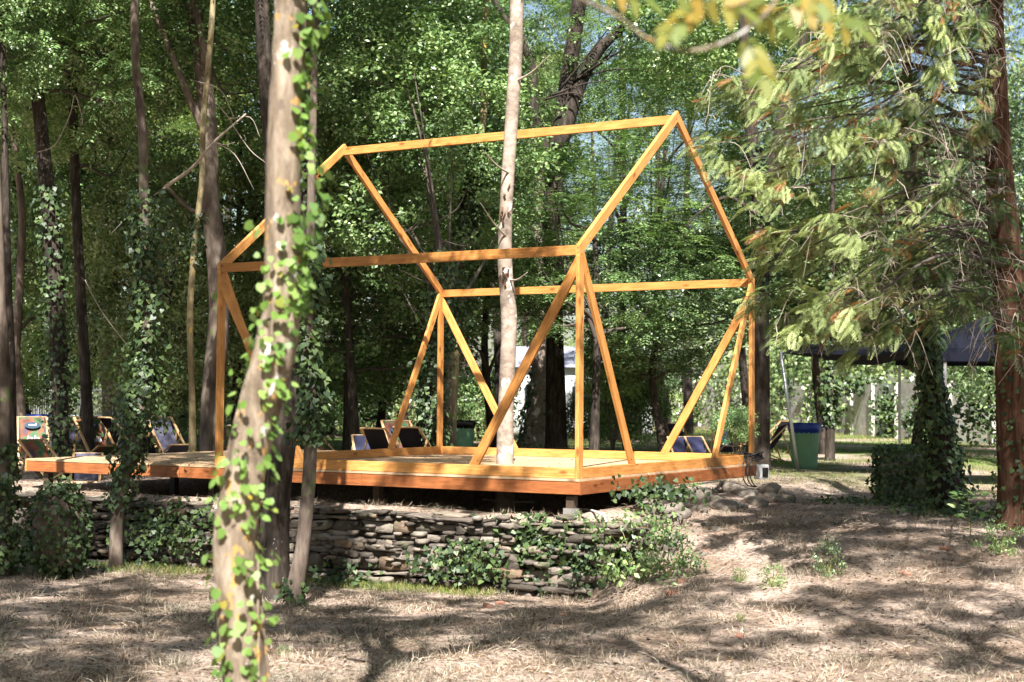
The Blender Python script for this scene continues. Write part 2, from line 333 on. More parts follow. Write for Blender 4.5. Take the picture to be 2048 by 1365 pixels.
board('edge_board', (-DL-.018, -.012, zc+.012), (-DL-.018, HW, zc+.012), .178, .035, (0, 0, 1), M['timber'], deck)
board('edge_board', (-DL, HW+.03, zc), (0, HW+.03, zc), .152, .035, (0, 0, 1), M['fascia'], deck)
for yj in (.9, 2.4, 3.9, 5.0): board('joist', (-DL+.1, yj, -.25), (-.1, yj, -.25), .16, .06, (0, 0, 1), M['dark_wood'], deck)
for (xp, yp) in ((-.14, .10), (-3.2, .5), (-6., .5), (-8.85, .12), (-.2, 2.7), (-3.2, 2.7), (-6, 2.7), (-8.8, 2.7)):
    mb = MB(); g0 = float(ground(xp, yp)); g1 = g0-.1; hb = min(.2, -.36-g1); mb.box((xp, yp, g1+hb/2), (.15, .15, hb)); mb.obj('footing_block', M['footing'], deck)
    mb = MB(); mb.box((xp, yp, (g1+hb-.335)/2), (.10, .10, -.335-g1-hb)); mb.obj('support_post', M['dark_wood'], deck)

house = empty('timber_house_frame', (-HL/2, HW/2, -CB), 'open orange timber frame outlining a gabled house on the deck', 'house frame')
T = M['timber']; t5, t12 = .05, .118
for sx_, ux in ((1, -t5/2), (-1, -HL+t5/2)):
    for sv, vy in ((1, t12/2), (-1, HW-t12/2)):
        board('post', (ux, vy, -CB), (ux, vy, HE-.107), t12, t5, (0, 1, 0), T, house, cb=sv*.737)
for vy in (t5/2, HW-t5/2):
    board('eave_beam', (-HL+t5, vy, HE-.06), (-t5, vy, HE-.06), t12, t5, (0, 0, 1), T, house)
    board('sill_beam', (-HL+t5, vy, -CB/2), (-t5, vy, -CB/2), CB-.002, t5, (0, 0, 1), T, house)
for ux in (-t5/2, -HL+t5/2):
    board('sill_beam', (ux, t12, -CB/2), (ux, HW-t12, -CB/2), CB-.002, t5, (0, 0, 1), T, house)
    sl = (HR-HE)/(HW/2); ca = math.sqrt(1+sl*sl); dz = .06*ca
    for s in (0, 1):
        v0 = 0. if s == 0 else HW
        board('rafter', (ux, v0, HE-dz+.0), (ux, HW/2, HR-dz), t12, t5, (0, 0, 1), T, house, ca=sl, cb=sl, bev=.003)
board('ridge_beam', (-HL+t5, HW/2, HR-.115), (-t5, HW/2, HR-.115), t12, t5, (0, 0, 1), T, house)
bo = 1.40
def brace(fix, ax, p0, z0, p1):
    """brace in the vertical plane along axis ax, plumb cut at the post, level cut at the sill"""
    a = np.array([fix, fix, z0], float); b = np.array([fix, fix, 0.], float); a[ax] = p0; b[ax] = p1
    x = (b-a)/np.linalg.norm(b-a); wd = np.zeros(3); wd[ax] = 1.; z = wd-x*(x@wd); z /= np.linalg.norm(z)
    board('brace', a, b, t12, t5-.006, wd, T, house, ca=-z[ax]/x[ax], cb=-z[2]/x[2])
for vy in (t5/2, HW-t5/2):
    brace(vy, 0, -t5-.001, HE-.245, -bo-.04); brace(vy, 0, -HL+t5+.001, HE-.245, -HL+bo+.04)
for ux in (-t5/2, -HL+t5/2):
    brace(ux, 1, t12+.001, HE-.17, bo+.06); brace(ux, 1, HW-t12-.001, HE-.17, HW-bo-.06)

def screws(pts, nrm):
    for q in pts:
        mb = MB(); q = np.array(q, float); a = np.array(nrm, float); mb.tube([q-a*.002, q+a*.003], .0065, 8); mb.obj('screw', M['dark_wood'], house)
for x0, sg in ((0, -1), (-HL, 1)):
    screws([(x0+sg*.022, 0, HE-.03), (x0+sg*.022, 0, HE-.09), (x0+sg*.022, 0, .9), (x0+sg*(bo-.02), .003, .05), (x0+sg*.14, .003, HE-.28)], (0, -1, 0))
screws([(0, .06, HE-.10), (0, .06, .35), (0, bo-.01, .06), (0, .19, HE-.30), (0, .05, 1.4), (0, HW-.06, 1.0), (0, HW/2-.05, HR-.12), (0, .25, HE+.10)], (1, 0, 0))
# ------------------------------------------------------------------ stones
def stoneV(c, d, seed, R=None, nu=8, nv=5, p=.45, nz=.16):
    r = random.Random(seed); V = []
    for j in range(nv+1):
        ph = -math.pi/2+math.pi*j/nv
        for i in range(nu):
            th = 2*math.pi*i/nu
            f = lambda a, q: math.copysign(abs(a)**q, a)
            x = f(math.cos(ph), p)*f(math.cos(th), p); y = f(math.cos(ph), p)*f(math.sin(th), p); z = f(math.sin(ph), p*1.1)
            k = 1+r.uniform(-nz, nz); V.append((x*k*d[0]/2, y*k*d[1]/2, z*(1+r.uniform(-nz, nz)*.6)*d[2]/2))
    V = np.array(V)
    if R is not None: V = V @ R.T
    F = []
    for j in range(nv):
        for i in range(nu):
            F.append((j*nu+i, j*nu+(i+1) % nu, (j+1)*nu+(i+1) % nu, (j+1)*nu+i))
    F.append(tuple(range(nu-1, -1, -1))); F.append(tuple(nv*nu+i for i in range(nu)))
    return V+np.asarray(c), F
mb = MB(); r = random.Random(11); z = -1.58; row = 0
while z < -.54:
    h = r.choice([.035, .045, .055, .07, .085, .11, .14])*r.uniform(.85, 1.1); x = -12.5+r.uniform(0, .3)
    while x < .55:
        wd = r.uniform(.10, .48)*(1.1 if h > .1 else 1); hh = h*r.uniform(.7, 1.2)
        top = -.55-.07*vnoise(np.array(x*1.3), np.array(0.), 4)
        if z+hh/2 < top and r.random() > .03:
            y = -.43+r.uniform(-.05, .05)-.05*(z+.6)*-1*.5 - (.10 if z < -1.3 else 0)*r.random()
            a = r.uniform(-.09, .09); b2 = r.uniform(-.05, .05); Rm = np.array([[math.cos(a), 0, math.sin(a)], [0, 1, 0], [-math.sin(a), 0, math.cos(a)]]) @ np.array([[math.cos(b2), -math.sin(b2), 0], [math.sin(b2), math.cos(b2), 0], [0, 0, 1]])
            V, F = stoneV((x+wd/2, y, z+h/2+.03*math.sin(x*1.1+row)), (wd*1.06, .30, hh*1.08), r.random(), Rm, 12, 6, .33, .19); mb.add(V, F)
        x += wd+r.uniform(-.01, .03)
    z += h*.93; row += 1
for i in range(420):
    x = r.uniform(-12.5, 1.0); zz_ = r.uniform(-1.5, -.56); sz_ = r.uniform(.03, .09); V, F = stoneV((x, -.50-(.12 if x < .6 else -.05*x), zz_), (sz_*1.8, sz_*1.6, sz_*.7), i, None, 8, 4, .4, .25); mb.add(V, F)
for i in range(70):
    x = r.uniform(.5, 1.25); zz_ = r.uniform(-.95, -.6); sz_ = r.uniform(.08, .2); V, F = stoneV((x, -.35-.1*r.random()+.25*(x-.5), zz_-.12*(x-.5)), (sz_*1.8, sz_*1.3, sz_*.6), i, None, 10, 5, .4, .2); mb.add(V, F)
sw = mb.obj('stone_wall', M['stone'], None, True)
tag(sw, 'low dry stone retaining wall of flat grey stones below the deck', 'wall')
# rubble bank along the right side of the deck
r = random.Random(5)
for i in range(46):
    v = r.uniform(-.5, 5.3); u = .12+r.uniform(0, .5)+(.25 if v < 1 else 0)*r.random(); s = r.uniform(.14, .36)
    if i > 34: u = r.uniform(.3, 1.6); v = r.uniform(-.6, 1.2); s = r.uniform(.07, .15)
    V, F = stoneV((0, 0, 0), (s*1.4, s, s*.62), i, None, 10, 6, .7, .12); me = bpy.data.meshes.new('stone'); me.from_pydata(V.tolist(), [], F); me.polygons.foreach_set('use_smooth', [True]*len(F)); me.materials.append(M['stone'])
    o = bpy.data.objects.new('boulder', me); COL.objects.link(o); zz = float(ground(u, v)); o.location = (u, v, zz-s*.02+max(0, (.55-u))*.12*r.random()); o.rotation_euler = (r.uniform(-.3, .3), r.uniform(-.3, .3), r.uniform(0, 6))
    tag(o, '%s pale field stone in the bank %s' % ('big' if s > .29 else ('middling' if s > .2 else 'small'), 'near the front right corner of the deck' if v < 1.2 else ('halfway along the right deck edge' if v < 3.4 else 'near the electric box')), 'stone', 'field stones along the right side of the deck')
for i in range(16):
    px, py = [(1310, 1045), (1318, 1095), (1345, 1100), (1330, 1112), (1290, 1060), (1345, 1190), (1128, 1232), (975, 1215), (1410, 1105), (1340, 1045), (1480, 1275), (1000, 770+440), (545, 1305), (1810, 1150), (1890, 1100), (1365, 1165)][i]
    p = G(px, py); mb = MB(); s = r.uniform(.05, .1)
    a = r.uniform(0, 3); Rm = np.array([[math.cos(a), -math.sin(a), .2], [math.sin(a), math.cos(a), .1], [0, .2, 1]])
    V, F = stoneV((0, 0, 0), (s*1.7, s, s*.6), i+90, Rm, 8, 4, .35, .1); mb.add(V+p+np.array([0, 0, s*.18]), F); o = mb.obj('brick_fragment', M['brick'])
    tag(o, ['brick piece nearest the field stones', 'upper brick piece above the nettle bush', 'right brick piece of the trio above the nettle bush', 'lower brick piece of the trio above the nettle bush', 'brick piece just under the deck corner stones', 'brick piece right below the second green bush', 'brick piece on dry ground right below the middle of the wall', 'brick piece at the foot of the wall centre', 'brick piece on the slope right of the green bushes', 'brick piece highest on the right slope', 'brick piece on bright ground at the bottom right of centre', 'brick piece left on the ground below the wall ivy', 'brick piece beside the foot of the blurred trunk', 'brick piece in the dark shade on the right slope', 'brick piece in shade below the ivy block', 'brick piece touching the right end of the green bushes'][i]+', broken and orange', 'brick', 'broken bricks on the ground')

# ------------------------------------------------------------------ foliage meshes
def clumps(n, R, inner=.35, gap=.5, seed=0):
    out = []; rg = np.random.default_rng(seed)
    while len(out) < n:
        d = rg.normal(size=3); d /= np.linalg.norm(d); rad = (inner**3+(1-inner**3)*rg.random())**(1/3)
        p = d*rad
        if vnoise(np.array(p[0]*2.1+5), np.array(p[2]*2.1+p[1]*1.7+9), seed) < gap*rg.random()*1.6: continue
        out.append(p)
    return np.array(out)*np.asarray(R)
def crown_mesh(name, seed, n, per, R, L, Wd, cr=.5, comp=False, gap=.5, droop=.5):
    global RNG
    RNG = np.random.default_rng(seed); C = clumps(n, R, .3, gap, seed)
    if comp:
        nf = per; base = np.repeat(C, nf, 0)+rdir(n*nf)*cr*RNG.random((n*nf, 1))**.5*np.array([1, 1, .6]); out = unit(rdir(n*nf)*np.array([1, 1, .35])+unit(np.repeat(C, nf, 0))*.5); out[:, 2] -= droop*.3
        out = unit(out); k = 9; FL = L*3.2; P_, D_, N_ = [], [], []
        side = unit(np.cross(out, np.array([0, 0, 1.])))
        up = unit(np.cross(side, out))
        for j in range(k):
            t = (j//2+1)/(k/2+.5); sg = 0 if j == k-1 else (1 if j % 2 else -1)
            p = base+out*FL*t; p[:, 2] -= FL*droop*.55*t*t
            P_.append(p); D_.append(unit(out*.55+side*sg-np.array([0, 0, .25]))); N_.append(unit(up+rdir(len(base))*.35))
        pos = np.concatenate(P_); d = np.concatenate(D_); nn = np.concatenate(N_)
    else:
        N_ = n*per; base = np.repeat(C, per, 0); pos = base+rdir(N_)*cr*(RNG.random((N_, 1))**.45)*np.array([1, 1, .7])
        d = unit(rdir(N_)+np.array([0, 0, -droop])+unit(pos-base)*.6); nn = unit(rdir(N_)+np.array([0, 0, .8])+unit(pos)*.3)
    sz = RNG.uniform(.7, 1.25, len(pos))
    return npmesh(name, leafV(pos, d, nn, L*sz, Wd*sz), 4), C
CV = {}
CV['fine'] = crown_mesh('foliage_fine', 1, 520, 85, (3, 3, 4.5), .11, .060, .40, gap=.6)
CV['fine2'] = crown_mesh('foliage_fine_b', 2, 440, 85, (3, 3, 4.5), .125, .070, .44, gap=.65)
CV['comp'] = crown_mesh('foliage_compound', 3, 360, 12, (3, 3, 4.2), .10, .036, .42, True, .6)
CV['comp2'] = crown_mesh('foliage_compound_b', 4, 300, 12, (3, 3, 4.2), .12, .044, .45, True, .65)
CV['sparse'] = crown_mesh('foliage_sparse', 5, 74, 16, (2.6, 2.6, 1.7), .12, .05, .30, True, .8)
CV['shrub'] = crown_mesh('foliage_shrub', 6, 150, 75, (1.2, 1.2, 1.0), .085, .05, .3, gap=.45)
CV['small'] = crown_mesh('foliage_small', 8, 26, 24, (.5, .5, .4), .06, .034, .14, gap=.3)
for k_, m_ in (('fine', 'leaf_a'), ('fine2', 'leaf_b'), ('comp', 'leaf_a'), ('comp2', 'leaf_b'), ('sparse', 'leaf_b'), ('shrub', 'leaf_c'), ('small', 'leaf_b')): CV[k_][0].materials.append(M[m_])
VAR = {}
def variant(key, m):
    if (key, m) not in VAR:
        me = CV[key][0].copy(); me.materials.clear(); me.materials.append(M[m]); VAR[(key, m)] = me
    return VAR[(key, m)]

def crown(parent, key, c, sc, rz=0, m=None, name='crown', limbs_from=None, nl=9, lm='twig_dark', lr=.05, r0=None):
    me = variant(key, m) if m else CV[key][0]
    mw = Matrix.Translation(Vector(c)) @ Matrix.Rotation(rz, 4, 'Z') @ Matrix.Diagonal((*sc, 1))
    o = link(name, me, None, parent, mw=mw)
    if limbs_from is not None:
        C = CV[key][1]; rg = random.Random(int(abs(c[0]*13+c[1]*7))); mb = MB(); path = limbs_from
        for i in range(nl):
            e = C[rg.randrange(len(C))]; e = np.array(mw @ Vector(e))
            cand = [q for q in path if q[2] < e[2]-.2] or [path[0]]
            s = cand[rg.randrange(max(1, len(cand)//2), len(cand))] if len(cand) > 1 else cand[0]
            mid = (s+e)/2+np.array([rg.uniform(-.4, .4), rg.uniform(-.4, .4), rg.uniform(-.5, .1)])
            ctrl = crom([s, (s*2+mid)/3+np.array([0, 0, .1]), mid, e], 5); mb.tube(ctrl, np.linspace(lr, .008, len(ctrl)), 6, nz=.15, seed=i)
            for k in range(2):
                q0 = ctrl[rg.randrange(5, len(ctrl)-2)]; q1 = q0+np.array([rg.uniform(-1, 1), rg.uniform(-1, 1), rg.uniform(-.2, .9)])*.8; mb.tube(crom([q0, (q0+q1)/2+np.array([.05, .08, -.1]), q1], 3), np.linspace(lr*.35, .005, 7), 5)
        mb.obj('branches', M[lm], parent, True)
    return o
def ivy_on(parent, path, rad, a, b, n, size, off, m='ivy', prof=IVY, seed=0, name='ivy', bias=None, sp=1.):
    """n ivy leaves on the trunk path between indices a..b (fraction)"""
    rg = np.random.default_rng(seed+50); L = len(path)-1
    t = rg.random(n)*(b-a)+a; ix = t*L; i0 = np.clip(ix.astype(int), 0, L-1); fr = (ix-i0)[:, None]
    c = path[i0]*(1-fr)+path[i0+1]*fr; ra = np.interp(ix, np.arange(L+1), rad)
    th = rg.random(n)*2*math.pi if bias is None else bias+rg.normal(size=n)*sp
    out = np.stack([np.cos(th), np.sin(th), np.zeros(n)], 1)
    lump = .15+1.9*vnoise(t*16+seed, th*1.3, seed)**1.5
    o = off*lump*rg.random(n)**.7
    pos = c+out*(ra+o)[:, None]; d = unit(out*.45+np.stack([rg.normal(size=n)*.5, rg.normal(size=n)*.5, -.9+rg.normal(size=n)*.4], 1)); nn = unit(out+np.array([0, 0, .7])+rg.normal(size=(n, 3))*.45)
    sz = size*rg.uniform(.6, 1.25, n); me = npmesh(name, leafV(pos, d, nn, sz, sz*.95, prof), len(prof)); return link(name, me, M[m], parent)

def tree(label, pts, D, wpx, bk, name='tree', cat='tree', group=None, n=12, nz=.06, flute=0, ground_base=True, seg=6):
    """pts: list of (px,py) bottom to top"""
    D = [D]*len(pts) if not isinstance(D, (list, tuple)) else D
    W = np.array([P(x, y, d) for (x, y), d in zip(pts, D)])
    rad = np.array([w_/2/FPX*d for w_, d in zip(wpx, D)])
    if ground_base:
        g = gz(W[0]); 
        b = W[0].copy(); b[2] = g-.12
        if W[0][2]-g > .15: W = np.vstack([b, W]); rad = np.concatenate([[rad[0]*1.15], rad])
        else: W[0][2] = g-.12
    path = crom(W, seg); rr = np.interp(np.linspace(0, len(rad)-1, len(path)), np.arange(len(rad)), rad)
    rr[:3] *= np.array([1.35, 1.18, 1.06])
    e = empty(name, (path[0][0], path[0][1], gz(path[0])), label, cat, group)
    mb = MB(); mb.tube(path, rr, n, nz=nz, seed=len(label), flute=flute)
    mb.obj('trunk', M[bk], e, True)
    return e, path, rr

# ------------------------------------------------------------------ named trees
e, pa, ra = tree('ivy wrapped leaning tree trunk blurred close to the camera with orange lichen', [(492, 1560), (490, 1365), (470, 1130), (480, 1000), (508, 850), (552, 690), (565, 560), (565, 400), (570, 250), (578, 100), (582, -60), (590, -500), (640, -1100)], 6.6, [96, 90, 86, 84, 82, 82, 74, 70, 66, 66, 64, 58, 40], 'bark_fg', n=24, nz=.09)
RA = math.atan2(R2[1], R2[0])
ivy_on(e, pa, ra, .16, .60, 320, .042, .05, 'ivy_fg', HEART, 3, bias=RA-1.1, sp=1.3)
ivy_on(e, pa, ra, .50, .88, 300, .045, .09, 'ivy_fg', HEART, 4, bias=RA-.2, sp=.55)
ivy_on(e, pa, ra, .02, .2, 60, .052, .04, 'ivy_fg', HEART, 5, bias=RA-1.6, sp=1.)
mb = MB(); rg = random.Random(2)
for k in range(3):
    th = RA+[-.3, -.9, .3][k]; q = [pa[i]+np.array([math.cos(th+i*.05+math.sin(i*.3+k)*.5)*ra[i]*1.06, math.sin(th+i*.05+math.sin(i*.3+k)*.5)*ra[i]*1.06, 0]) for i in range(6, 50)]
    mb.tube(q, np.linspace(.008, .002, len(q)), 6)
mb.obj('ivy_stem', M['bark_fg'], e, True)
for c_, sc in (((640, -1350, 8.0), (.8, .8, .7)), ((150, -1500, 7.4), (.6, .6, .5)), ((1500, -1500, 8.0), (.5, .5, .4))): crown(e, 'sparse', P(*c_), sc, 1, limbs_from=pa[-14:], nl=6)  # last crown is unseen, added for dappled shade

e, pa, ra = tree('smooth pale tree trunk growing up through the middle of the deck', [(1010, 930), (1012, 800), (1018, 640), (1010, 530), (1012, 420), (1020, 290), (1031, 120), (1035, -40), (1050, -500)], 21.2, [36, 31, 32, 29, 26, 26, 27, 27, 20], 'bark_pale', n=18, nz=.05)
crown(e, 'comp2', P(1060, -560, 21.2), (.9, .9, .5), 2, limbs_from=pa[-12:], nl=8)
mb = MB(); rg = random.Random(4)
for k in range(16):
    yy = rg.choice([540, 545, 415, 430, 380]); s = P(1012+rg.uniform(-12, 12), yy+rg.uniform(-12, 25), 21.1); mb.bar(s, s+np.array([rg.uniform(-.05, .05), -.03, -rg.uniform(.02, .09)]), .03, .006)
mb.obj('peeling_bark', M['bark_red'], e)
for a_, b_ in (((1015, 560), (1055, 545)), ((1020, 480), (960, 405)), ((1025, 350), (965, 300)), ((1028, 165), (1100, 110))):
    s = P(*a_, 21.2); q = P(*b_, 20.6); mb = MB(); mb.tube(crom([s, (s+q)/2+np.array([0, 0, -.05]), q], 4), np.linspace(.02, .005, 9), 6); mb.obj('branch', M['twig'], e, True)

e, pa, ra = tree('thick dark furrowed tree trunk rising in front of the stone wall beside the blurred trunk', [(548, 1150), (552, 1020), (566, 880), (588, 720), (606, 520), (612, 350), (610, 180), (600, -60), (590, -700)], 16.6, [64, 56, 52, 46, 36, 28, 26, 24, 18], 'bark_dark', n=20, flute=.05)
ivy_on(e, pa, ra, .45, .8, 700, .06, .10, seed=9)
crown(e, 'sparse', P(420, -850, 15.5), (1.2, 1.1, .9), 1, limbs_from=pa[-12:], nl=6)
crown(e, 'sparse', P(500, -600, 14.5), (.6, .55, .5), 2, limbs_from=pa[-12:], nl=2)  # unseen extra crown added to dapple the timber frame with shade

e, pa, ra = tree('slender ivy clad tree trunk standing at the foot of the stone wall', [(592, 1172), (606, 1090), (618, 960), (622, 840), (618, 700), (620, 560), (622, 420), (626, 250), (630, 60), (640, -400)], 15.9, [36, 29, 27, 25, 23, 20, 17, 15, 14, 9], 'bark_grey', n=14)
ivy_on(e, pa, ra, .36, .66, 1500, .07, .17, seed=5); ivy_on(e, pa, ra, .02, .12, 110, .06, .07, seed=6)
crown(e, 'sparse', P(560, -800, 14.5), (.8, .8, .7), 3, limbs_from=pa[-8:], nl=5)
crown(e, 'sparse', P(950, -830, 12.3), (.5, .5, .4), 5, limbs_from=pa[-6:], nl=2)  # another unseen crown, added so its shade falls on the frame beams

e, pa, ra = tree('leaning tree before the left deck edge with broad ivy mass and pale top', [(232, 1128), (234, 1050), (246, 960), (268, 890), (285, 800), (293, 700), (292, 560), (288, 420), (286, 280), (272, 130), (270, -40), (280, -500)], 19.6, [28, 26, 28, 30, 28, 24, 22, 20, 18, 17, 16, 10], 'bark_grey', n=14)
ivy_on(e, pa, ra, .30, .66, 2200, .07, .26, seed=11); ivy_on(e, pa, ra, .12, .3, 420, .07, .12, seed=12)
crown(e, 'comp', P(250, -650, 19.5), (.9, .9, .6), 1, limbs_from=pa[-10:], nl=7)

e, pa, ra = tree('tall ivy covered tree trunk behind the left end of the deck', [(122, 912), (120, 800), (116, 680), (108, 540), (98, 420), (86, 300), (72, 160), (52, -30), (20, -500)], 27, [34, 32, 34, 34, 32, 28, 26, 24, 16], 'bark_dark', n=12)
ivy_on(e, pa, ra, .0, .6, 1500, .08, .14, seed=13)
crown(e, 'comp', P(60, -60, 27.5), (1.1, 1.1, .9), 0, limbs_from=pa[-16:], nl=10)
e, pa, ra = tree('straight dark bare tree trunk between the two ivy covered trunks on the left', [(178, 890), (170, 740), (160, 560), (152, 400), (146, 200), (142, -30), (140, -400)], 29, [24, 22, 20, 19, 18, 16, 10], 'bark_dark')
crown(e, 'fine2', P(190, 20, 30), (.8, .8, .7), 2, limbs_from=pa[-18:], nl=8)
e, pa, ra = tree('thin pale yellowish sapling trunk left of the big brown trunk', [(385, 908), (384, 780), (380, 640), (388, 500), (404, 360), (406, 250), (418, 120), (428, -30), (440, -300)], 25.5, [16, 13, 13, 12, 12, 12, 12, 11, 8], 'bark_yellow')
ivy_on(e, pa, ra, .0, .1, 220, .07, .06, seed=15); ivy_on(e, pa, ra, .42, .5, 160, .07, .12, seed=15)
crown(e, 'comp2', P(450, -350, 25.5), (.6, .6, .5), 2, limbs_from=pa[-6:], nl=5)
e, pa, ra = tree('big brown straight tree trunk behind the left front post of the timber frame', [(424, 905), (426, 780), (438, 640), (434, 520), (420, 400), (418, 280), (408, 160), (394, 60), (386, -60), (380, -500)], 27.5, [50, 44, 42, 40, 36, 36, 34, 32, 30, 20], 'bark_grey', n=16)
mb = MB()
s = pa[40]
for a_, b_, w_ in (((425, 300), (300, 0), .09), ((425, 420), (330, 370), .05), ((416, 170), (385, -20), .1)):
    s = P(*a_, 27.5); q = P(*b_, 27); mb.tube(crom([s, (s+q)/2+np.array([0.1, 0, -.25]), q], 5), np.linspace(w_, w_*.5, 11), 7)
mb.obj('branches', M['bark_grey'], e, True)
crown(e, 'fine', P(380, -120, 29), (1.0, 1.0, .75), 1, limbs_from=pa[-16:], nl=8)
e, pa, ra = tree('dark trunk with pale striped bark seen left of the blurred trunk near the top', [(560, 900), (556, 700), (548, 520), (545, 380), (538, 260), (530, 140), (524, 0), (520, -200)], 26, [34, 32, 28, 28, 28, 30, 30, 24], 'bark_dark', n=14)
crown(e, 'comp2', P(560, -420, 26), (.8, .8, .5), 0)
e, pa, ra = tree('pair of rough trunks at the left picture edge', [(6, 1040), (4, 900), (8, 760), (0, 600), (-10, 300), (-30, -100)], 19, [34, 28, 26, 24, 20, 16], 'bark_grey')
ivy_on(e, pa, ra, .0, .35, 900, .07, .16, seed=17); crown(e, 'fine2', P(-160, -350, 19), (.7, .7, .5), 0)
e, pa, ra = tree('dark thin trunk near the left edge in front of the deck chairs', [(26, 940), (24, 820), (22, 700), (16, 560), (10, 300), (0, -100)], 25.5, [20, 18, 16, 15, 13, 10], 'bark_dark'); crown(e, 'fine', P(-60, -50, 26), (.6, .6, .6), 0)
e, pa, ra = tree('knotty trunk with forked top between the deck chairs and left edge', [(44, 900), (40, 800), (32, 700), (40, 560), (44, 430), (30, 300), (10, 150)], 31, [24, 20, 17, 17, 15, 12, 8], 'bark_grey'); crown(e, 'comp2', P(0, 60, 32), (.8, .8, .7), 2)
e, pa, ra = tree('stout sunlit trunk standing by the metal crowd barriers', [(232, 840), (224, 780), (216, 700), (212, 600), (215, 450), (220, 250), (224, -60)], 44, [56, 40, 34, 30, 26, 22, 16], 'bark_grey', n=16); crown(e, 'fine', P(220, 150, 46), (1.4, 1.4, 1.3), 1)
e, pa, ra = tree('pale broad trunk edged with ivy behind the tree in the deck', [(1076, 886), (1078, 830), (1084, 760), (1086, 640), (1082, 480), (1078, 340), (1066, 200), (1040, 60), (1010, -60)], 43, [70, 54, 46, 34, 30, 26, 22, 18, 14], 'bark_pale', n=16)
ivy_on(e, pa, ra, .0, .30, 420, .10, .12, seed=21, bias=RA+math.pi, sp=.5); ivy_on(e, pa, ra, .0, .30, 350, .10, .12, seed=22, bias=RA, sp=.5)
crown(e, 'fine2', P(1000, 300, 46), (1.0, 1.0, 1.1), 1, limbs_from=pa[-24:], nl=8)
e, pa, ra = tree('large dark forked tree leaning right behind the ridge beam', [(1112, 860), (1110, 700), (1106, 560), (1102, 450), (1112, 330), (1128, 220), (1142, 120), (1158, 0), (1180, -200)], 38, [44, 36, 34, 36, 38, 36, 32, 30, 20], 'bark_dark', n=14)
mb = MB(); q = [P(*c_, 37.5) for c_ in ((1118, 300), (1160, 170), (1195, 105), (1240, 60), (1290, 10), (1330, -60))]; mb.tube(crom(q, 5), np.linspace(.2, .06, 26), 8)
q = [P(*c_, 37.5) for c_ in ((1100, 330), (1070, 230), (1060, 120), (1000, 20), (960, -60))]; mb.tube(crom(q, 5), np.linspace(.16, .05, 21), 8)
for k in range(9):
    s = P(1090+k*14, 200-k*9, 37.4); q = P(1120+k*16+rg.uniform(-40, 90), 90+rg.uniform(-60, 120), 36.8); mb.tube(crom([s, (s+q)/2+np.array([.1, 0, .1]), q], 4), np.linspace(.035, .01, 9), 5)
mb.obj('branches', M['bark_dark'], e, True)
crown(e, 'comp', P(1330, 60, 39), (1.1, 1.1, .8), 2)
e, pa, ra = tree('thin trunk seen through the back left post brace', [(896, 888), (896, 800), (894, 700), (892, 620), (888, 500)], 27, [20, 18, 18, 16, 12], 'bark_grey'); ivy_on(e, pa, ra, .6, 1., 900, .08, .25, seed=22)
crown(e, 'fine', P(820, 260, 30.5), (1.0, 1.0, .72), 0, limbs_from=pa, nl=14)
e, pa, ra = tree('ivy smothered trunk behind the black deck chairs', [(862, 905), (864, 820), (868, 740), (866, 640), (862, 520)], 26.5, [30, 24, 18, 14, 8], 'bark_dark'); ivy_on(e, pa, ra, .0, .9, 2200, .075, .28, seed=23)
e, pa, ra = tree('slim yellow lichened trunk with a hanging ivy column left of the deck tree', [(905, 880), (912, 700), (925, 520), (940, 400), (955, 310), (968, 220), (968, 100), (974, -40), (976, -200)], 30, [16, 15, 15, 14, 14, 14, 13, 12, 8], 'bark_yellow'); ivy_on(e, pa, ra, .25, .58, 2600, .085, .3, seed=24); crown(e, 'comp2', P(960, -250, 30), (.9, .9, .6), 2)
e, pa, ra = tree('dark upright trunk right behind the back right post', [(1516, 905), (1518, 780), (1520, 600), (1522, 480), (1516, 360), (1500, 240), (1490, 100), (1480, -60)], 29, [50, 42, 38, 34, 30, 26, 22, 14], 'bark_dark', n=16); ivy_on(e, pa, ra, .35, .7, 900, .08, .12, seed=25)
mb = MB(); q = [P(*c_, 29) for c_ in ((1520, 470), (1545, 350), (1562, 250), (1590, 160), (1610, 60), (1620, -40))]; mb.tube(crom(q, 5), np.linspace(.16, .06, 26), 8)
q = [P(*c_, 28.7) for c_ in ((1515, 430), (1480, 405), (1450, 395), (1400, 425), (1370, 455))]; mb.tube(crom(q, 5), np.linspace(.05, .015, 21), 6); mb.obj('branches', M['bark_dark'], e, True)
crown(e, 'fine2', P(1480, -40, 33), (1.0, 1.0, .7), 2)
e, pa, ra = tree('narrow dark trunk wrapped in ivy near the blue lined green bin', [(1660, 895), (1661, 800), (1658, 690), (1660, 560), (1664, 430), (1668, 250)], 34, [20, 17, 15, 13, 11, 6], 'bark_dark'); ivy_on(e, pa, ra, .25, .8, 1300, .09, .25, seed=26)
crown(e, 'fine2', P(1660, 380, 40), (1.1, 1.1, .9), 2, m='leaf_b')
e, pa, ra = tree('ivy clad tree trunk beside the ivy covered block on the right', [(1898, 1000), (1885, 900), (1868, 800), (1852, 700), (1840, 600), (1830, 500), (1822, 380), (1815, 200), (1810, -60)], 20.5, [62, 50, 42, 36, 32, 28, 24, 20, 14], 'bark_dark', n=14)
ivy_on(e, pa, ra, .02, .45, 1900, .07, .12, seed=27)
crown(e, 'comp', P(1800, -300, 22), (.8, .8, .5), 0)

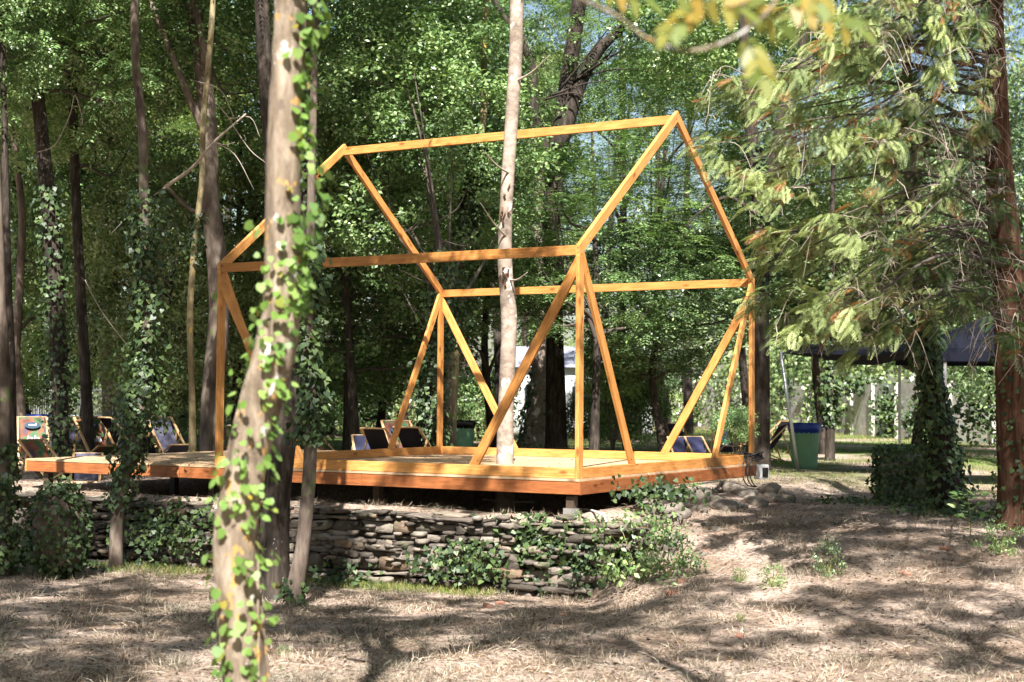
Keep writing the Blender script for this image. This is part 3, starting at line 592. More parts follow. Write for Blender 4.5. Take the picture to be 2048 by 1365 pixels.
# ------------------------------------------------------------------ conifer on the right
e, pa, ra = tree('large red barked conifer at the right edge with drooping light green sprays', [(2040, 1075), (2036, 960), (2030, 800), (2022, 640), (2008, 480), (1996, 300), (1990, 150), (1984, -30), (1975, -500)], 17.6, [90, 78, 74, 66, 58, 50, 46, 42, 24], 'bark_red', name='conifer', n=28, flute=.07)
ivy_on(e, pa, ra, .0, .5, 700, .06, .08, seed=30)
def spray(rg, base, d, up, L, arrP, arrD, arrN, arrL):
    side = np.cross(d, up); side /= np.linalg.norm(side); up2 = np.cross(side, d)
    n = 13
    for j in range(n):
        t = j/(n-1); p = base+d*L*t-np.array([0, 0, 1.])*L*.38*t*t
        ll = L*.42*(1-t)**.6*(.35+t*1.3 if t < .5 else 1)+.02
        for s in (-1, 1):
            dd = d*.75+side*s*.8-np.array([0, 0, .25]); dd /= np.linalg.norm(dd)
            arrP.append(p); arrD.append(dd); arrN.append(up2+side*.2*s); arrL.append(ll)
            for q in (.35, .6, .82):
                for s2 in (-1, 1):
                    d3 = dd*.8+np.cross(dd, up2)*s2*.6; arrP.append(p+dd*ll*q-np.array([0, 0, 1])*ll*q*.2); arrD.append(d3); arrN.append(up2); arrL.append(ll*.42)
rg = random.Random(9)
lim = MB(); G1 = ([], [], [], []); G2 = ([], [], [], []); G3 = ([], [], [], []); deadtw = MB()
def put(base, d, L, grp):
    d = np.asarray(d, float); d /= np.linalg.norm(d); up = np.array([rg.uniform(-.5, .5), rg.uniform(-.5, .5), 1.]); spray(rg, base, d, up/np.linalg.norm(up), L, *grp)
# limbs: start y on trunk, end (px,py,D)
ends = []
for i in range(64):
    ex = rg.triangular(1420, 2060, 1600); lo_y = 60 if ex > 1500 else 130; hi_y = 470 if ex < 1480 else (600 if ex < 1560 else 690)
    ey = rg.uniform(lo_y-40, hi_y); ends.append((ex, ey, rg.uniform(13.2, 17.8)))
ends += [(1430, 330, 15.6), (1400, 290, 15.4), (1480, 360, 15), (1520, 520, 16), (1505, 600, 16.6), (1540, 470, 15.5), (1700, 120, 14.5), (1640, 90, 14.6), (1590, 220, 15), (1760, 250, 14.5), (1880, 130, 15), (1850, 640, 15.5), (1700, 690, 16), (1470, 200, 15.5), (1420, 180, 15.6)]
for (ex, ey, eD) in ends:
    E_ = P(ex, ey, eD); sy_ = ey-rg.uniform(-60, 160); i = int(np.argmin([abs(((q-CAM)@UP)/((q-CAM)@FW)*-FPX+682.5-sy_) for q in pa])); s = pa[i]
    mid = (s+E_)/2+np.array([0, 0, .25+rg.uniform(-.1, .25)])
    c = crom([s, s*.7+mid*.3+np.array([0, 0, .05]), mid, E_*.8+mid*.2, E_], 5); lim.tube(c, np.linspace(rg.uniform(.014, .032), .004, len(c)), 6)
    dirn = (E_-s)/np.linalg.norm(E_-s); nn = len(c)
    for k in range(int(nn*.4), nn):
        fr = k/nn
        for rep in range(4 if fr > .55 else 2):
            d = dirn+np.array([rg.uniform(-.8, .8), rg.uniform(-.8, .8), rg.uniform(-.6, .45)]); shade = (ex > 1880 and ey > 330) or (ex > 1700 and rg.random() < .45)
            if ex > 1600 and ey > 330 and rg.random() < .35: continue
            L = rg.uniform(.12, .27)
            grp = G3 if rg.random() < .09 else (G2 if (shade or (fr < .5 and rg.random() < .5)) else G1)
            put(c[k]+np.array([rg.uniform(-.08, .08), rg.uniform(-.08, .08), rg.uniform(-.12, .08)]), d, L, grp)
    for k in range(8 if (ex > 1560 and ey > 250) else 5):      # bare twigs on the inner half
        q0 = c[rg.randrange(3, nn-3)]; a = rg.uniform(0, 6.28); q1 = q0+np.array([math.cos(a)*.28, math.sin(a)*.28, rg.uniform(-.1, .12)]); q2 = q1+np.array([math.cos(a)*.2, math.sin(a)*.2, -rg.uniform(.15, .5)]); cc = crom([q0, q1, q2], 5)
        deadtw.tube(cc, np.linspace(.0045, .002, len(cc)), 4, cap=False)
        for _ in range(2):
            q3 = cc[rg.randrange(3, len(cc))]; q4 = q3+np.array([rg.uniform(-.15, .15), rg.uniform(-.15, .15), -rg.uniform(.05, .25)]); deadtw.tube([q3, (q3+q4)/2+np.array([.02, 0, .02]), q4], [.004, .003, .002], 3, cap=False)
# upper crown above and behind the trunk, its shade painted as dark green
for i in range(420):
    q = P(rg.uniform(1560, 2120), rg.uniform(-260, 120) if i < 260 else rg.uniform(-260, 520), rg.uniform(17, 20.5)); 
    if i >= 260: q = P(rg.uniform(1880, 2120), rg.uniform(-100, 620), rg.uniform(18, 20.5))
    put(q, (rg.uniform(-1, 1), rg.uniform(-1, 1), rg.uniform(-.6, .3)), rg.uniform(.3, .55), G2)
for i in range(170): put(P(rg.uniform(1680, 2040), rg.uniform(470, 680), rg.uniform(15.8, 18)), (rg.uniform(-1, 1), rg.uniform(-1, 1), rg.uniform(-.6, .3)), rg.uniform(.22, .4), G2)  # low sprays added to throw shade on the right slope, in the shaded green
for i in range(150): put(P(rg.uniform(1520, 2040), rg.uniform(130, 640), rg.uniform(17.6, 20)), (rg.uniform(-1, 1), rg.uniform(-1, 1), rg.uniform(-.6, .3)), rg.uniform(.3, .5), G2)  # rear sprays added to deepen that shade and the dark gaps
lim.obj('branches', M['twig_dark'], e, True); deadtw.obj('dead_twigs', M['twig'], e)
for grp, m_, nm in ((G1, 'conifer', 'sprays'), (G2, 'conifer_shaded', 'shaded_sprays'), (G3, 'dead_spray', 'dead_sprays')):
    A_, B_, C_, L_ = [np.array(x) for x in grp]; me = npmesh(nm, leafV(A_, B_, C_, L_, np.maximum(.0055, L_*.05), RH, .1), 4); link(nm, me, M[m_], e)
    print(nm, len(A_))

# ------------------------------------------------------------------ near branch of yellow leaves, top right
e = empty('overhanging_branch', P(1560, -60, 3.4), 'blurred overhanging branch with yellow green compound leaves across the top right', 'branch')
mb = MB(); q = [P(*c_, 3.4) for c_ in ((1100, -60), (1150, 10), (1300, 60), (1450, 88), (1560, 20), (1620, -60))]
mb.tube(crom([P(1120, -20, 3.4), P(1230, 30, 3.4), P(1300, 80, 3.4), P(1400, 100, 3.4), P(1520, 40, 3.4), P(1600, -80, 3.4)], 6), .004, 6)
mb.obj('stem', M['bark_fg'], e, True); pos, dd, nn = [], [], []
rg = random.Random(31)
for (a_, b_) in (((1330, -30), (1480, 20)), ((1490, 60), (1528, 160)), ((1560, 0), (1720, 62)), ((1440, -20), (1560, 50)), ((1160, -60), (1290, 0)), ((1400, 0), (1330, 70)), ((1600, -50), (1640, 10))):
    s = P(*a_, 3.4+rg.uniform(-.1, .1)); t = P(*b_, 3.4+rg.uniform(-.2, .2)); d = (t-s)/np.linalg.norm(t-s); sd2 = np.cross(d, -FW)
    for k in range(9):
        f_ = (k//2+1)/5; sg = 0 if k == 8 else (1 if k % 2 else -1); pos.append(s+(t-s)*f_); x_ = d*.7+sd2*sg*.8+np.array([0, 0, -.2]); dd.append(x_); nn.append(-FW+np.array([rg.uniform(-.7, .7), rg.uniform(-.7, .7), rg.uniform(0, 1.2)]))
me = npmesh('leaves', leafV(np.array(pos), np.array(dd), np.array(nn), .066, .024, HEART), 8); link('leaves', me, M['leaf_yellow'], e)

# ------------------------------------------------------------------ trees whose crowns fill the background
def bgtree(label, px, py, D, sc, key, m=None, bk='bark_dark', rz=0, wpx=None, name='tree', lean=20):
    c = P(px, py, D); base = c.copy(); base[2] = gz(c); b = Vector(base)
    e = empty(name, base, label, 'tree', 'woodland trees behind the timber frame'); rr0 = (wpx or 26)/2/FPX*D
    top = c+np.array([0, 0, .6*sc[2]]); mid = (base+top)/2+np.array([.3*math.sin(px), .3*math.cos(px), 0])
    path = crom([base-np.array([0, 0, .1]), base*.75+mid*.25, mid, top], 7); mb = MB(); mb.tube(path, np.linspace(rr0, rr0*.3, len(path)), 10, nz=.06); mb.obj('trunk', M[bk], e, True)
    crown(e, key, c, sc, rz, m, limbs_from=path[6:], nl=10, lr=.06)
BG = [
 ('dark leaved woodland tree at the far left edge of the wood', 20, 330, 36, (1.1, 1.1, 1.1), 'fine', 'leaf_a'),
 ('feathery leaved tree above the metal crowd barriers', 170, 420, 38, (1.0, 1.0, 1.0), 'comp', 'leaf_d'),
 ('bright small leaved tree between the brown trunk and the ivy mass', 350, 560, 34, (.85, .85, .75), 'fine2', 'leaf_d'),
 ('dark bushy tree just left of the blurred trunk', 480, 330, 36, (1.0, 1.0, 1.0), 'comp', 'leaf_b'),
 ('yellowing tree behind the blurred trunk', 520, 260, 42, (1.0, 1.0, .8), 'fine', 'leaf_autumn'),
 ('dense tree behind the left gable of the frame', 700, 470, 36, (1.15, 1.15, 1.0), 'fine', 'leaf_a'),
 ('tall fine leaved tree filling the upper middle', 720, 120, 34, (1.1, 1.1, .9), 'fine2', 'leaf_b'),
 ('dark low tree behind the left brace of the frame', 760, 650, 40, (1.0, 1.0, .42), 'fine2', 'leaf_d'),
 ('leafy tree behind the tree in the deck', 990, 480, 38, (.9, .9, .58), 'comp2', 'leaf_b'),
 ('light crowned tree right of the tree in the deck', 1010, 120, 44, (.9, .9, .9), 'comp', 'leaf_d'),
 ('wide leaved tree behind the right front post', 1190, 480, 34, (1.0, 1.0, .60), 'comp2', 'leaf_a'),
 ('mid green tree right of the right front post', 1330, 600, 36, (.9, .9, .42), 'fine2', 'leaf_c'),
 ('pale feathery tree below the ridge end', 1330, 330, 46, (1.1, 1.1, .8), 'comp', 'leaf_d'),
 ('tall thin crowned tree above the ridge end', 1240, 30, 48, (1.1, 1.1, .8), 'comp2', 'leaf_a'),
 ('yellow green tree behind the conifer sprays', 1650, 520, 38, (1.1, 1.1, .5), 'fine2', 'leaf_d'),
 ('bright tree above the dark shade sail', 1830, 560, 40, (1.1, 1.1, .5), 'fine2', 'leaf_b'),
 ('dark tree behind the right conifer trunk', 2040, 470, 34, (1.0, 1.0, .9), 'fine', 'leaf_c'),
 ('airy tree between ridge and conifer', 1500, 450, 50, (1.1, 1.1, .7), 'comp', 'leaf_d'),
 ('slender tree with a high crown above the left half of the ridge', 850, 20, 42, (1.0, 1.0, .8), 'fine', 'leaf_a'),
 ('shadowy tree behind the left front post', 420, 700, 40, (.9, .9, .5), 'fine', 'leaf_b'),
 ('small leaved tree above the white gazebo', 60, 640, 46, (1.0, 1.0, .6), 'fine2', 'leaf_d'),
]
for i, (lb, px, py, D, sc, key, m_) in enumerate(BG): bgtree(lb, px, py, D, sc, key, m_, rz=i*1.3)
SH = [('low bush left of the brown trunk at the wood edge', 330, 800, 44, 1.1), ('dark bush under the left gable', 560, 800, 42, 1.0), ('wide bush behind the black chairs', 660, 780, 50, 1.6), ('bush beside the black lined bin', 960, 800, 48, 1.1),
      ('bush growing in front of the white building', 1185, 830, 40, .7), ('bush under the right brace', 1250, 810, 38, .9), ('leafy sapling clump veiling the white building', 1225, 740, 37, .75), ('shrub hiding the left end of the concrete fence', 1330, 740, 60, .9),
      ('small shrub between post and green bin', 1470, 850, 26, .32), ('bush above the concrete fence near the sail', 1740, 690, 66, 1.5), ('bush above the concrete fence at the right', 1930, 690, 56, 1.4), ('bush over the fence behind the pole', 1580, 705, 74, 1.5),
      ('bush left of the barriers', 110, 740, 60, 1.6), ('undergrowth right of the barriers', 290, 790, 58, 1.3)]
for i, (lb, px, py, D, s) in enumerate(SH):
    c = P(px, py, D); b = c.copy(); b[2] = gz(c); e = empty('bush', b, lb, 'bush', 'bushes at the wood edge'); h = max(.5, (c[2]-b[2])/s); crown(e, 'shrub', c, (s, s, s*1.05), i, ['leaf_b', 'leaf_c', 'leaf_a'][i % 3], 'foliage')
    mb = MB(); 
    for k in range(4): q = c+np.array([math.cos(k*1.6)*.5*s, math.sin(k*1.6)*.5*s, .3*s]); mb.tube(crom([b-np.array([0, 0, .05]), (b+q)/2+np.array([.05, 0, 0]), q], 3), np.linspace(.03*s, .008, 7), 5)
    mb.obj('stems', M['twig_dark'], e)

# far wood: one leafy mass beyond the single trees
RNG = np.random.default_rng(77); N_ = 150000
xs = RNG.uniform(-900, 3000, N_*2); D_ = RNG.uniform(58, 80, N_*2); zz = RNG.random(N_*2)
top = 10+13*vnoise(xs/330., D_*0, 3)+5*vnoise(xs/90., D_*0, 8)
top = np.where(((xs > 1060) & (xs < 1240)) | ((xs > 1340) & (xs < 1980)), top*.55, top); top = np.where((xs > 400) & (xs < 560), top*.7, top); D_ = np.where((xs > 900) & (xs < 1400), 69+(D_-58)*.5, D_)
zl = -.3+zz*top; cl = vnoise(xs/28., zl*1.1+D_*.15, 12)*.6+vnoise(xs/70., zl*.45, 15)*.4
keep = cl > .40+.16*zz; xs, D_, zl = xs[keep][:N_], D_[keep][:N_], zl[keep][:N_]
pos = CAM[None]+D_[:, None]*(np.array([sy, cy, 0])[None]+np.outer((xs-1024)/FPX, R2.tolist()+[0])); pos[:, 2] = zl
n = len(pos); sz = RNG.uniform(.16, .30, n)
me = npmesh('far_wood', leafV(pos, rdir(n)+np.array([0, 0, -.4]), rdir(n)+np.array([0, 0, .7]), sz, sz*.6), 4)
tag(link('far_wood', me, M['leaf_d']), 'far off mass of sunlit woodland foliage behind everything', 'woodland', kind='stuff')
mb = MB(); rg = random.Random(8)
for i in range(60):
    px = rg.uniform(-300, 2400); D = rg.uniform(56, 76); b = P(px, 800, D); b[2] = gz(b)-.1; t = b+np.array([rg.uniform(-1.5, 1.5), rg.uniform(-1, 1), 16]); mb.tube(crom([b, (b+t)/2+np.array([rg.uniform(-.4, .4), 0, 0]), t], 4), np.linspace(rg.uniform(.12, .26), .06, 9), 6)
tag(mb.obj('far_trunks', M['bark_dark']), 'dim crowd of distant tree trunks inside the wood', 'woodland', kind='stuff')

# unseen trees added outside the frame, crowns placed to throw dappled shade
OV = [(-4.6, 10.5, 8, 1.0), (-8.5, 10, 9, 1.0), (-4.2, 3.4, 8, .8), (-5.8, 6, 8.5, .8), (8.2, 9.5, 8, 1.0), (3.6, 5.2, 7.5, .55), (.9, 4.2, 8.5, .5), (7.5, 14, 9, .9), (5.3, 8.4, 9, .85), (5.8, 12.2, 10, .9)]
for i, (X_, D_0, z_, s) in enumerate(OV):
    c = np.array([CAM[0]+F2[0]*D_0+R2[0]*X_, CAM[1]+F2[1]*D_0+R2[1]*X_, z_])
    bx = X_+math.copysign(1.2+.2*D_0, X_); bD = D_0-3.5; bx = math.copysign(max(abs(bx), .42*max(bD, 0)+1.5), X_)
    b = np.array([CAM[0]+F2[0]*bD+R2[0]*bx, CAM[1]+F2[1]*bD+R2[1]*bx, 0])
    b[2] = gz(b); e = empty('tree', b, 'unseen slim tree added for its dappled shade, %s of the viewpoint' % ['left and ahead', 'far left and ahead', 'close left', 'left beside the lichened trunk', 'far right', 'close right', 'just right', 'right beyond the conifer', 'right and ahead', 'right beside the conifer'][i], 'tree', 'added shade trees around the viewpoint')
    path = crom([b, (b*2+c)/3+np.array([0, 0, .6]), (b+c*2)/3+np.array([0, 0, .5]), c], 5); mb = MB(); mb.tube(path, np.linspace(.14, .05, len(path)), 8); mb.obj('trunk', M['bark_grey'], e, True)
    crown(e, 'sparse', c, (s*1.1, s*1.1, s), i, limbs_from=path[5:], nl=7)

# unseen foliage ring added around the viewpoint to block sky light
RNG = np.random.default_rng(99); n = 42000; an_ = RNG.uniform(math.radians(62), math.radians(298), n); rr_1 = RNG.uniform(15, 24, n); hh_ = RNG.random(n)**.9*13
hh_ = np.where(np.cos(an_) < -.3, hh_*.78, hh_)
cl = vnoise(an_*9, hh_*.5, 5)*.6+vnoise(an_*23, hh_*1.2, 6)*.4; kk = cl > .36; an_, rr_1, hh_ = an_[kk], rr_1[kk], hh_[kk]; n = len(an_)
mid_ = CAM+np.array([F2[0], F2[1], 0])*6; pos = np.stack([mid_[0]+(F2[0]*np.cos(an_)+R2[0]*np.sin(an_))*rr_1, mid_[1]+(F2[1]*np.cos(an_)+R2[1]*np.sin(an_))*rr_1, hh_-1.2], 1)
sz = RNG.uniform(.25, .45, n); me = npmesh('sky_block_foliage', leafV(pos, rdir(n)+np.array([0, 0, -.4]), rdir(n)+np.array([0, 0, .5]), sz, sz*.7), 4)
tag(link('sky_block_foliage', me, M['leaf_c']), 'unseen mass of foliage added beside and behind the viewpoint to block sky light', 'woodland', kind='stuff')

# ------------------------------------------------------------------ ivy and plants on wall and mound
def patch(name, lab, cat, P0, spread, n, size, m='ivy', prof=IVY, seed=0, group=None, up=.6, stuff=False, nrm=(0, -1, .5), parent=None):
    rg = np.random.default_rng(seed); off = rg.normal(size=(n, 3))*np.asarray(spread); off = np.clip(off, -2*np.asarray(spread), 2*np.asarray(spread)); pos = np.asarray(P0)+off
    g = ground(pos[:, 0], pos[:, 1])+.01; pos[:, 2] = np.maximum(pos[:, 2], g)
    d = unit(rg.normal(size=(n, 3))+np.array([0, -.3, -.3])); nn = unit(rg.normal(size=(n, 3))*.5+np.asarray(nrm)); sz = size*rg.uniform(.6, 1.3, n)
    o = link(name, npmesh(name, leafV(pos, d, nn, sz, sz*.9, prof), len(prof)), M[m], parent)
    return tag(o, lab, cat, group, 'stuff') if parent is None else o
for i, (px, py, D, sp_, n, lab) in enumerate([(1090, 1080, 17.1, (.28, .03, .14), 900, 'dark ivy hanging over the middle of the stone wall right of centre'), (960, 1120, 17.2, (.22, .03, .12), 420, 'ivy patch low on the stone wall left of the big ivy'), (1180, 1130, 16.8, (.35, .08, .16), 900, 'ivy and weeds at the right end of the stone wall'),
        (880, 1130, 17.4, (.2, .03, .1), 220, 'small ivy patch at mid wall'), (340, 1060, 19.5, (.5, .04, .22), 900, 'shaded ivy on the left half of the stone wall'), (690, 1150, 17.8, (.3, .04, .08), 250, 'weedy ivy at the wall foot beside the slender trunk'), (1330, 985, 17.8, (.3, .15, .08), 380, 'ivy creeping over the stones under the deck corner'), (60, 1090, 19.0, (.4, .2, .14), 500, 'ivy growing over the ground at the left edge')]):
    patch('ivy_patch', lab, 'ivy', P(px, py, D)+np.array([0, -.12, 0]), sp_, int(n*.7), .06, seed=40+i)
# ivy mound left
c = P(118, 1060, 18.6); mb = MB(); V, F = stoneV((0, 0, 0), (.60, .6, .95), 3, None, 14, 9, .8, .22); mb.add(V+c, F)
o = mb.obj('ivy_stump', M['bark_grey'], None, True); tag(o, 'rounded stump mound smothered in ivy at the left end of the wall', 'stump')
rg_ = np.random.default_rng(3); n = 1300; th = rg_.random(n)*6.28; ph = np.arcsin(rg_.uniform(-1, 1, n)); out = np.stack([np.cos(th)*np.cos(ph), np.sin(th)*np.cos(ph), np.sin(ph)], 1)
pos = c+out*np.array([.36, .36, .57])*rg_.uniform(.9, 1.15, (n, 1)); me = npmesh('ivy', leafV(pos, unit(out*.5+rg_.normal(size=(n, 3))*.5+np.array([0, 0, -.7])), unit(out+rg_.normal(size=(n, 3))*.4), .06, .055, IVY), 6); link('ivy', me, M['ivy'], o)
# ivy covered block right
c = G(1822, 1008); mb = MB(); c = c+np.array([0, .35, 0]); mb.box(c+np.array([0, 0, .33]), (.86, .8, .74))
o = mb.obj('ivy_block', M['concrete']); tag(o, 'square low block completely overgrown with dark ivy beside the ivy clad trunk', 'block')
n = 3600; q = rg_.uniform(-.5, .5, (n, 3)); fa = rg_.integers(0, 5, n); out = np.zeros((n, 3))
for k, (ax, sg) in enumerate(((0, -1), (0, 1), (1, -1), (1, 1), (2, 1))): m_ = fa == k; q[m_, ax] = sg*.5; out[m_, ax] = sg
pos = c+np.array([0, 0, .36])+q*np.array([.95, .9, .8])*(1+.22*rg_.random((n, 1))**2); me = npmesh('ivy', leafV(pos, unit(out*.4+rg_.normal(size=(n, 3))*.4+np.array([0, 0, -.8])), unit(out+np.array([0, 0, .4])+rg_.normal(size=(n, 3))*.4), .062, .058, IVY), 6); link('ivy', me, M['ivy'], o)

for (px, py, lab_, n_, sp_) in ((1790, 1010, 'ivy runners creeping out from the foot of the ivy block', 520, (.55, .35, .02)), (1900, 1030, 'ivy runners around the foot of the ivy clad trunk', 420, (.4, .35, .02)), (150, 1135, 'ivy trailing over the ground below the stump mound', 420, (.45, .3, .02)), (1010, 1185, 'ivy runners on the ground below the wall ivy', 260, (.5, .1, .02))):
    patch('ivy_patch', lab_, 'ivy', G(px, py)+np.array([0, 0, .03]), sp_, n_, .055, seed=px)
def smallplant(lab, px, py, s, m='leaf_b', rz=0, cat='plant', key='small', sc=(1, 1, 1)):
    p = G(px, py); e = empty('plant', p, lab, cat, 'small green plants on the ground'); crown(e, key, p+np.array([0, 0, .32*s*sc[2]]), (s*sc[0], s*sc[1], s*sc[2]), rz, m, 'leaves')
    mb = MB()
    for k in range(5): a = k*1.3; mb.tube([p, p+np.array([math.cos(a)*.12*s, math.sin(a)*.12*s, .25*s]), p+np.array([math.cos(a)*.3*s, math.sin(a)*.3*s, .5*s])], [.006, .005, .003], 4)
    mb.obj('stems', M['grass'], e)
smallplant('bright green nettle like bush at the right foot of the stone wall', 1275, 1165, 1.15, 'leaf_b', 0, key='small')
smallplant('second green bush touching the nettle bush on the slope', 1335, 1160, .8, 'leaf_c', 2)
smallplant('low green plant on the bright ground right of centre', 1545, 1175, .35, 'leaf_b', 1); smallplant('tiny light green sprig left of the low green plant', 1480, 1165, .22, 'leaf_b', 4)
smallplant('leafy weed on the shaded slope', 1655, 1155, .45, 'leaf_c', 2, sc=(.8, .8, 1.3)); smallplant('tiny sprig on dry ground bottom right', 1480, 1245, .12, 'leaf_b', 3)
smallplant('weed tuft at the bottom near the blurred trunk', 565, 1312, .12, 'leaf_b', 3); smallplant('low weeds by the conifer foot', 2000, 1110, .5, 'leaf_b', 3); smallplant('weed on the stone wall top', 1150, 1060, .3, 'leaf_b', 2)
smallplant('green weed between deck edge and boulders', 1390, 975, .3, 'leaf_b', 5)
# seedling with big leaves
p = G(1940, 1085); e = empty('seedling', p, 'upright broad leaved seedling in front of the ivy clad trunk', 'plant'); mb = MB(); mb.tube([p, p+np.array([.01, 0, .25]), p+np.array([-.02, 0, .48])], [.006, .005, .003], 6); mb.obj('stem', M['grass'], e)
n = 34; t = rg_.random(n); th = rg_.random(n)*6.28; out = np.stack([np.cos(th), np.sin(th), np.full(n, .25)], 1); pos = p+np.array([0, 0, .12])+np.outer(t, [0, 0, .42])+out*(.05+.1*rg_.random((n, 1)))
link('leaves', npmesh('leaves', leafV(pos, out, unit(rg_.normal(size=(n, 3))*.3+np.array([.2, -.3, 1])), .10, .085, IVY), 6), M['leaf_b'], e)

# ------------------------------------------------------------------ grass, straw, litter
def scatter(n, seed, D0=8.5, D1=26, X0=-8, X1=9, pw=1.):
    rg = np.random.default_rng(seed); D = D0+(D1-D0)*rg.random(n)**pw; X = rg.uniform(-.37, .37, n)*D
    p = np.stack([CAM[0]+F2[0]*D+R2[0]*X, CAM[1]+F2[1]*D+R2[1]*X], 1); return p, D, rg
p, D, rg_ = scatter(150000, 1)
dens = fbm(p[:, 0]*1.6, p[:, 1]*1.6, 44)+.5; bad = (p[:, 0] < .05) & (p[:, 0] > -9.2) & (p[:, 1] > .15) & (p[:, 1] < 5.6)
k = (rg_.random(len(p)) < np.clip(dens*2.6-.85, .10, 1)*np.where((p[:, 0] > .5) & (D > 13), .35, .75)) & ~bad; p = p[k]; n = len(p)
pos = np.column_stack([p, ground(p[:, 0], p[:, 1])+.004]); th = rg_.random(n)*6.28; d = np.stack([np.cos(th), np.sin(th), np.abs(rg_.normal(size=n))*.22], 1)
L_ = rg_.uniform(.03, .22, n); me = npmesh('dry_grass', leafV(pos, d, np.array([0, 0, 1.])+rg_.normal(size=(n, 3))*.4, L_, rg_.uniform(.003, .007, n), RH, .25), 4)
tag(link('dry_grass', me, M['straw']), 'dry straw and dead grass strewn over the bare ground', 'dry grass', kind='stuff')
# tufts of standing dry grass
p, D, rg_ = scatter(900, 5, 9, 20); cnt = 45; cen = np.repeat(p, cnt, 0); bad = (cen[:, 1] > .1) & (cen[:, 0] < .3); o2 = rg_.normal(size=cen.shape)*.06; q = cen+o2; q = q[~bad]; o2 = o2[~bad]; n = len(q)
pos = np.column_stack([q, ground(q[:, 0], q[:, 1])]); d = np.column_stack([o2*7+rg_.normal(size=(n, 2))*.25, rg_.uniform(.35, 1, n)]); me = npmesh('grass_tufts', leafV(pos, d, rdir(n), rg_.uniform(.03, .13, n), .0045, RH, .5), 4)
tag(link('grass_tufts', me, M['straw']), 'tufts of standing dry grass on the slope', 'grass', kind='stuff')
# green grass along the wall foot and on the lawn
rg_ = np.random.default_rng(9); n1 = 16000; u = rg_.uniform(-12.5, -.6, n1); v = -.62-np.abs(rg_.normal(size=n1))*.42; kk = vnoise(u*1.1, v*2, 4) > .38; u, v = u[kk], v[kk]
n2 = 60000; DD = 24+44*rg_.random(n2); XX2 = rg_.uniform(-.37, .37, n2)*DD; u2 = CAM[0]+F2[0]*DD+R2[0]*XX2; v2 = CAM[1]+F2[1]*DD+R2[1]*XX2; kk = (fbm(u2*.3, v2*.3, 61)+.5 > .42) & ~((v2 < 5.7) & (u2 < .1)); u2, v2, DD = u2[kk], v2[kk], DD[kk]
uu = np.concatenate([u, u2]); v_ = np.concatenate([v, v2]); sc_ = np.concatenate([np.full(len(u), 1.), DD/24]); n = len(uu)
pos = np.column_stack([uu, v_, ground(uu, v_)]); d = np.column_stack([rg_.normal(size=(n, 2))*.4, np.ones(n)]); me = npmesh('grass', leafV(pos, d, rdir(n), rg_.uniform(.04, .12, n)*np.minimum(sc_, 1.5), .006*sc_, RH, .4), 4)
tag(link('grass', me, M['grass']), 'green grass along the wall foot and on the lawn behind', 'grass', kind='stuff')
# fallen leaves
p, D, rg_ = scatter(16000, 15, 9, 34, pw=1.5); bad = (p[:, 0] < .05) & (p[:, 0] > -9.2) & (p[:, 1] > -.1) & (p[:, 1] < 5.6); g = ground(p[:, 0], p[:, 1]); g = np.where(bad, -CB+.004, g+.008); kk = ~bad | (rg_.random(len(p)) < .12); p, g = p[kk], g[kk]; n = len(p)
me = npmesh('fallen_leaves', leafV(np.column_stack([p, g]), rdir(n)*np.array([1, 1, .15]), np.array([0, 0, 1.])+rg_.normal(size=(n, 3))*.3, rg_.uniform(.025, .06, n), rg_.uniform(.015, .03, n), RH, .3), 4)
tag(link('fallen_leaves', me, M['fallen']), 'brown fallen leaves scattered on ground and deck', 'leaves', kind='stuff')
mb = MB(); rg = random.Random(12)
for i in range(330):
    q = G(rg.uniform(0, 2048), rg.uniform(1010, 1360)); a = rg.uniform(0, 6.28); L = rg.uniform(.1, .4)
    if q[1] > -.35 and q[0] < .3: continue
    e_ = q+np.array([math.cos(a)*L, math.sin(a)*L, 0]); e_[2] = gz(e_)+.015; m_ = (q+e_)/2; m_[2] += .02; mb.tube([q+np.array([0, 0, .008]), m_, e_], [.004, .0035, .002], 4)
tag(mb.obj('fallen_twigs', M['twig']), 'loose dry twigs lying about on the ground', 'twigs', kind='stuff')

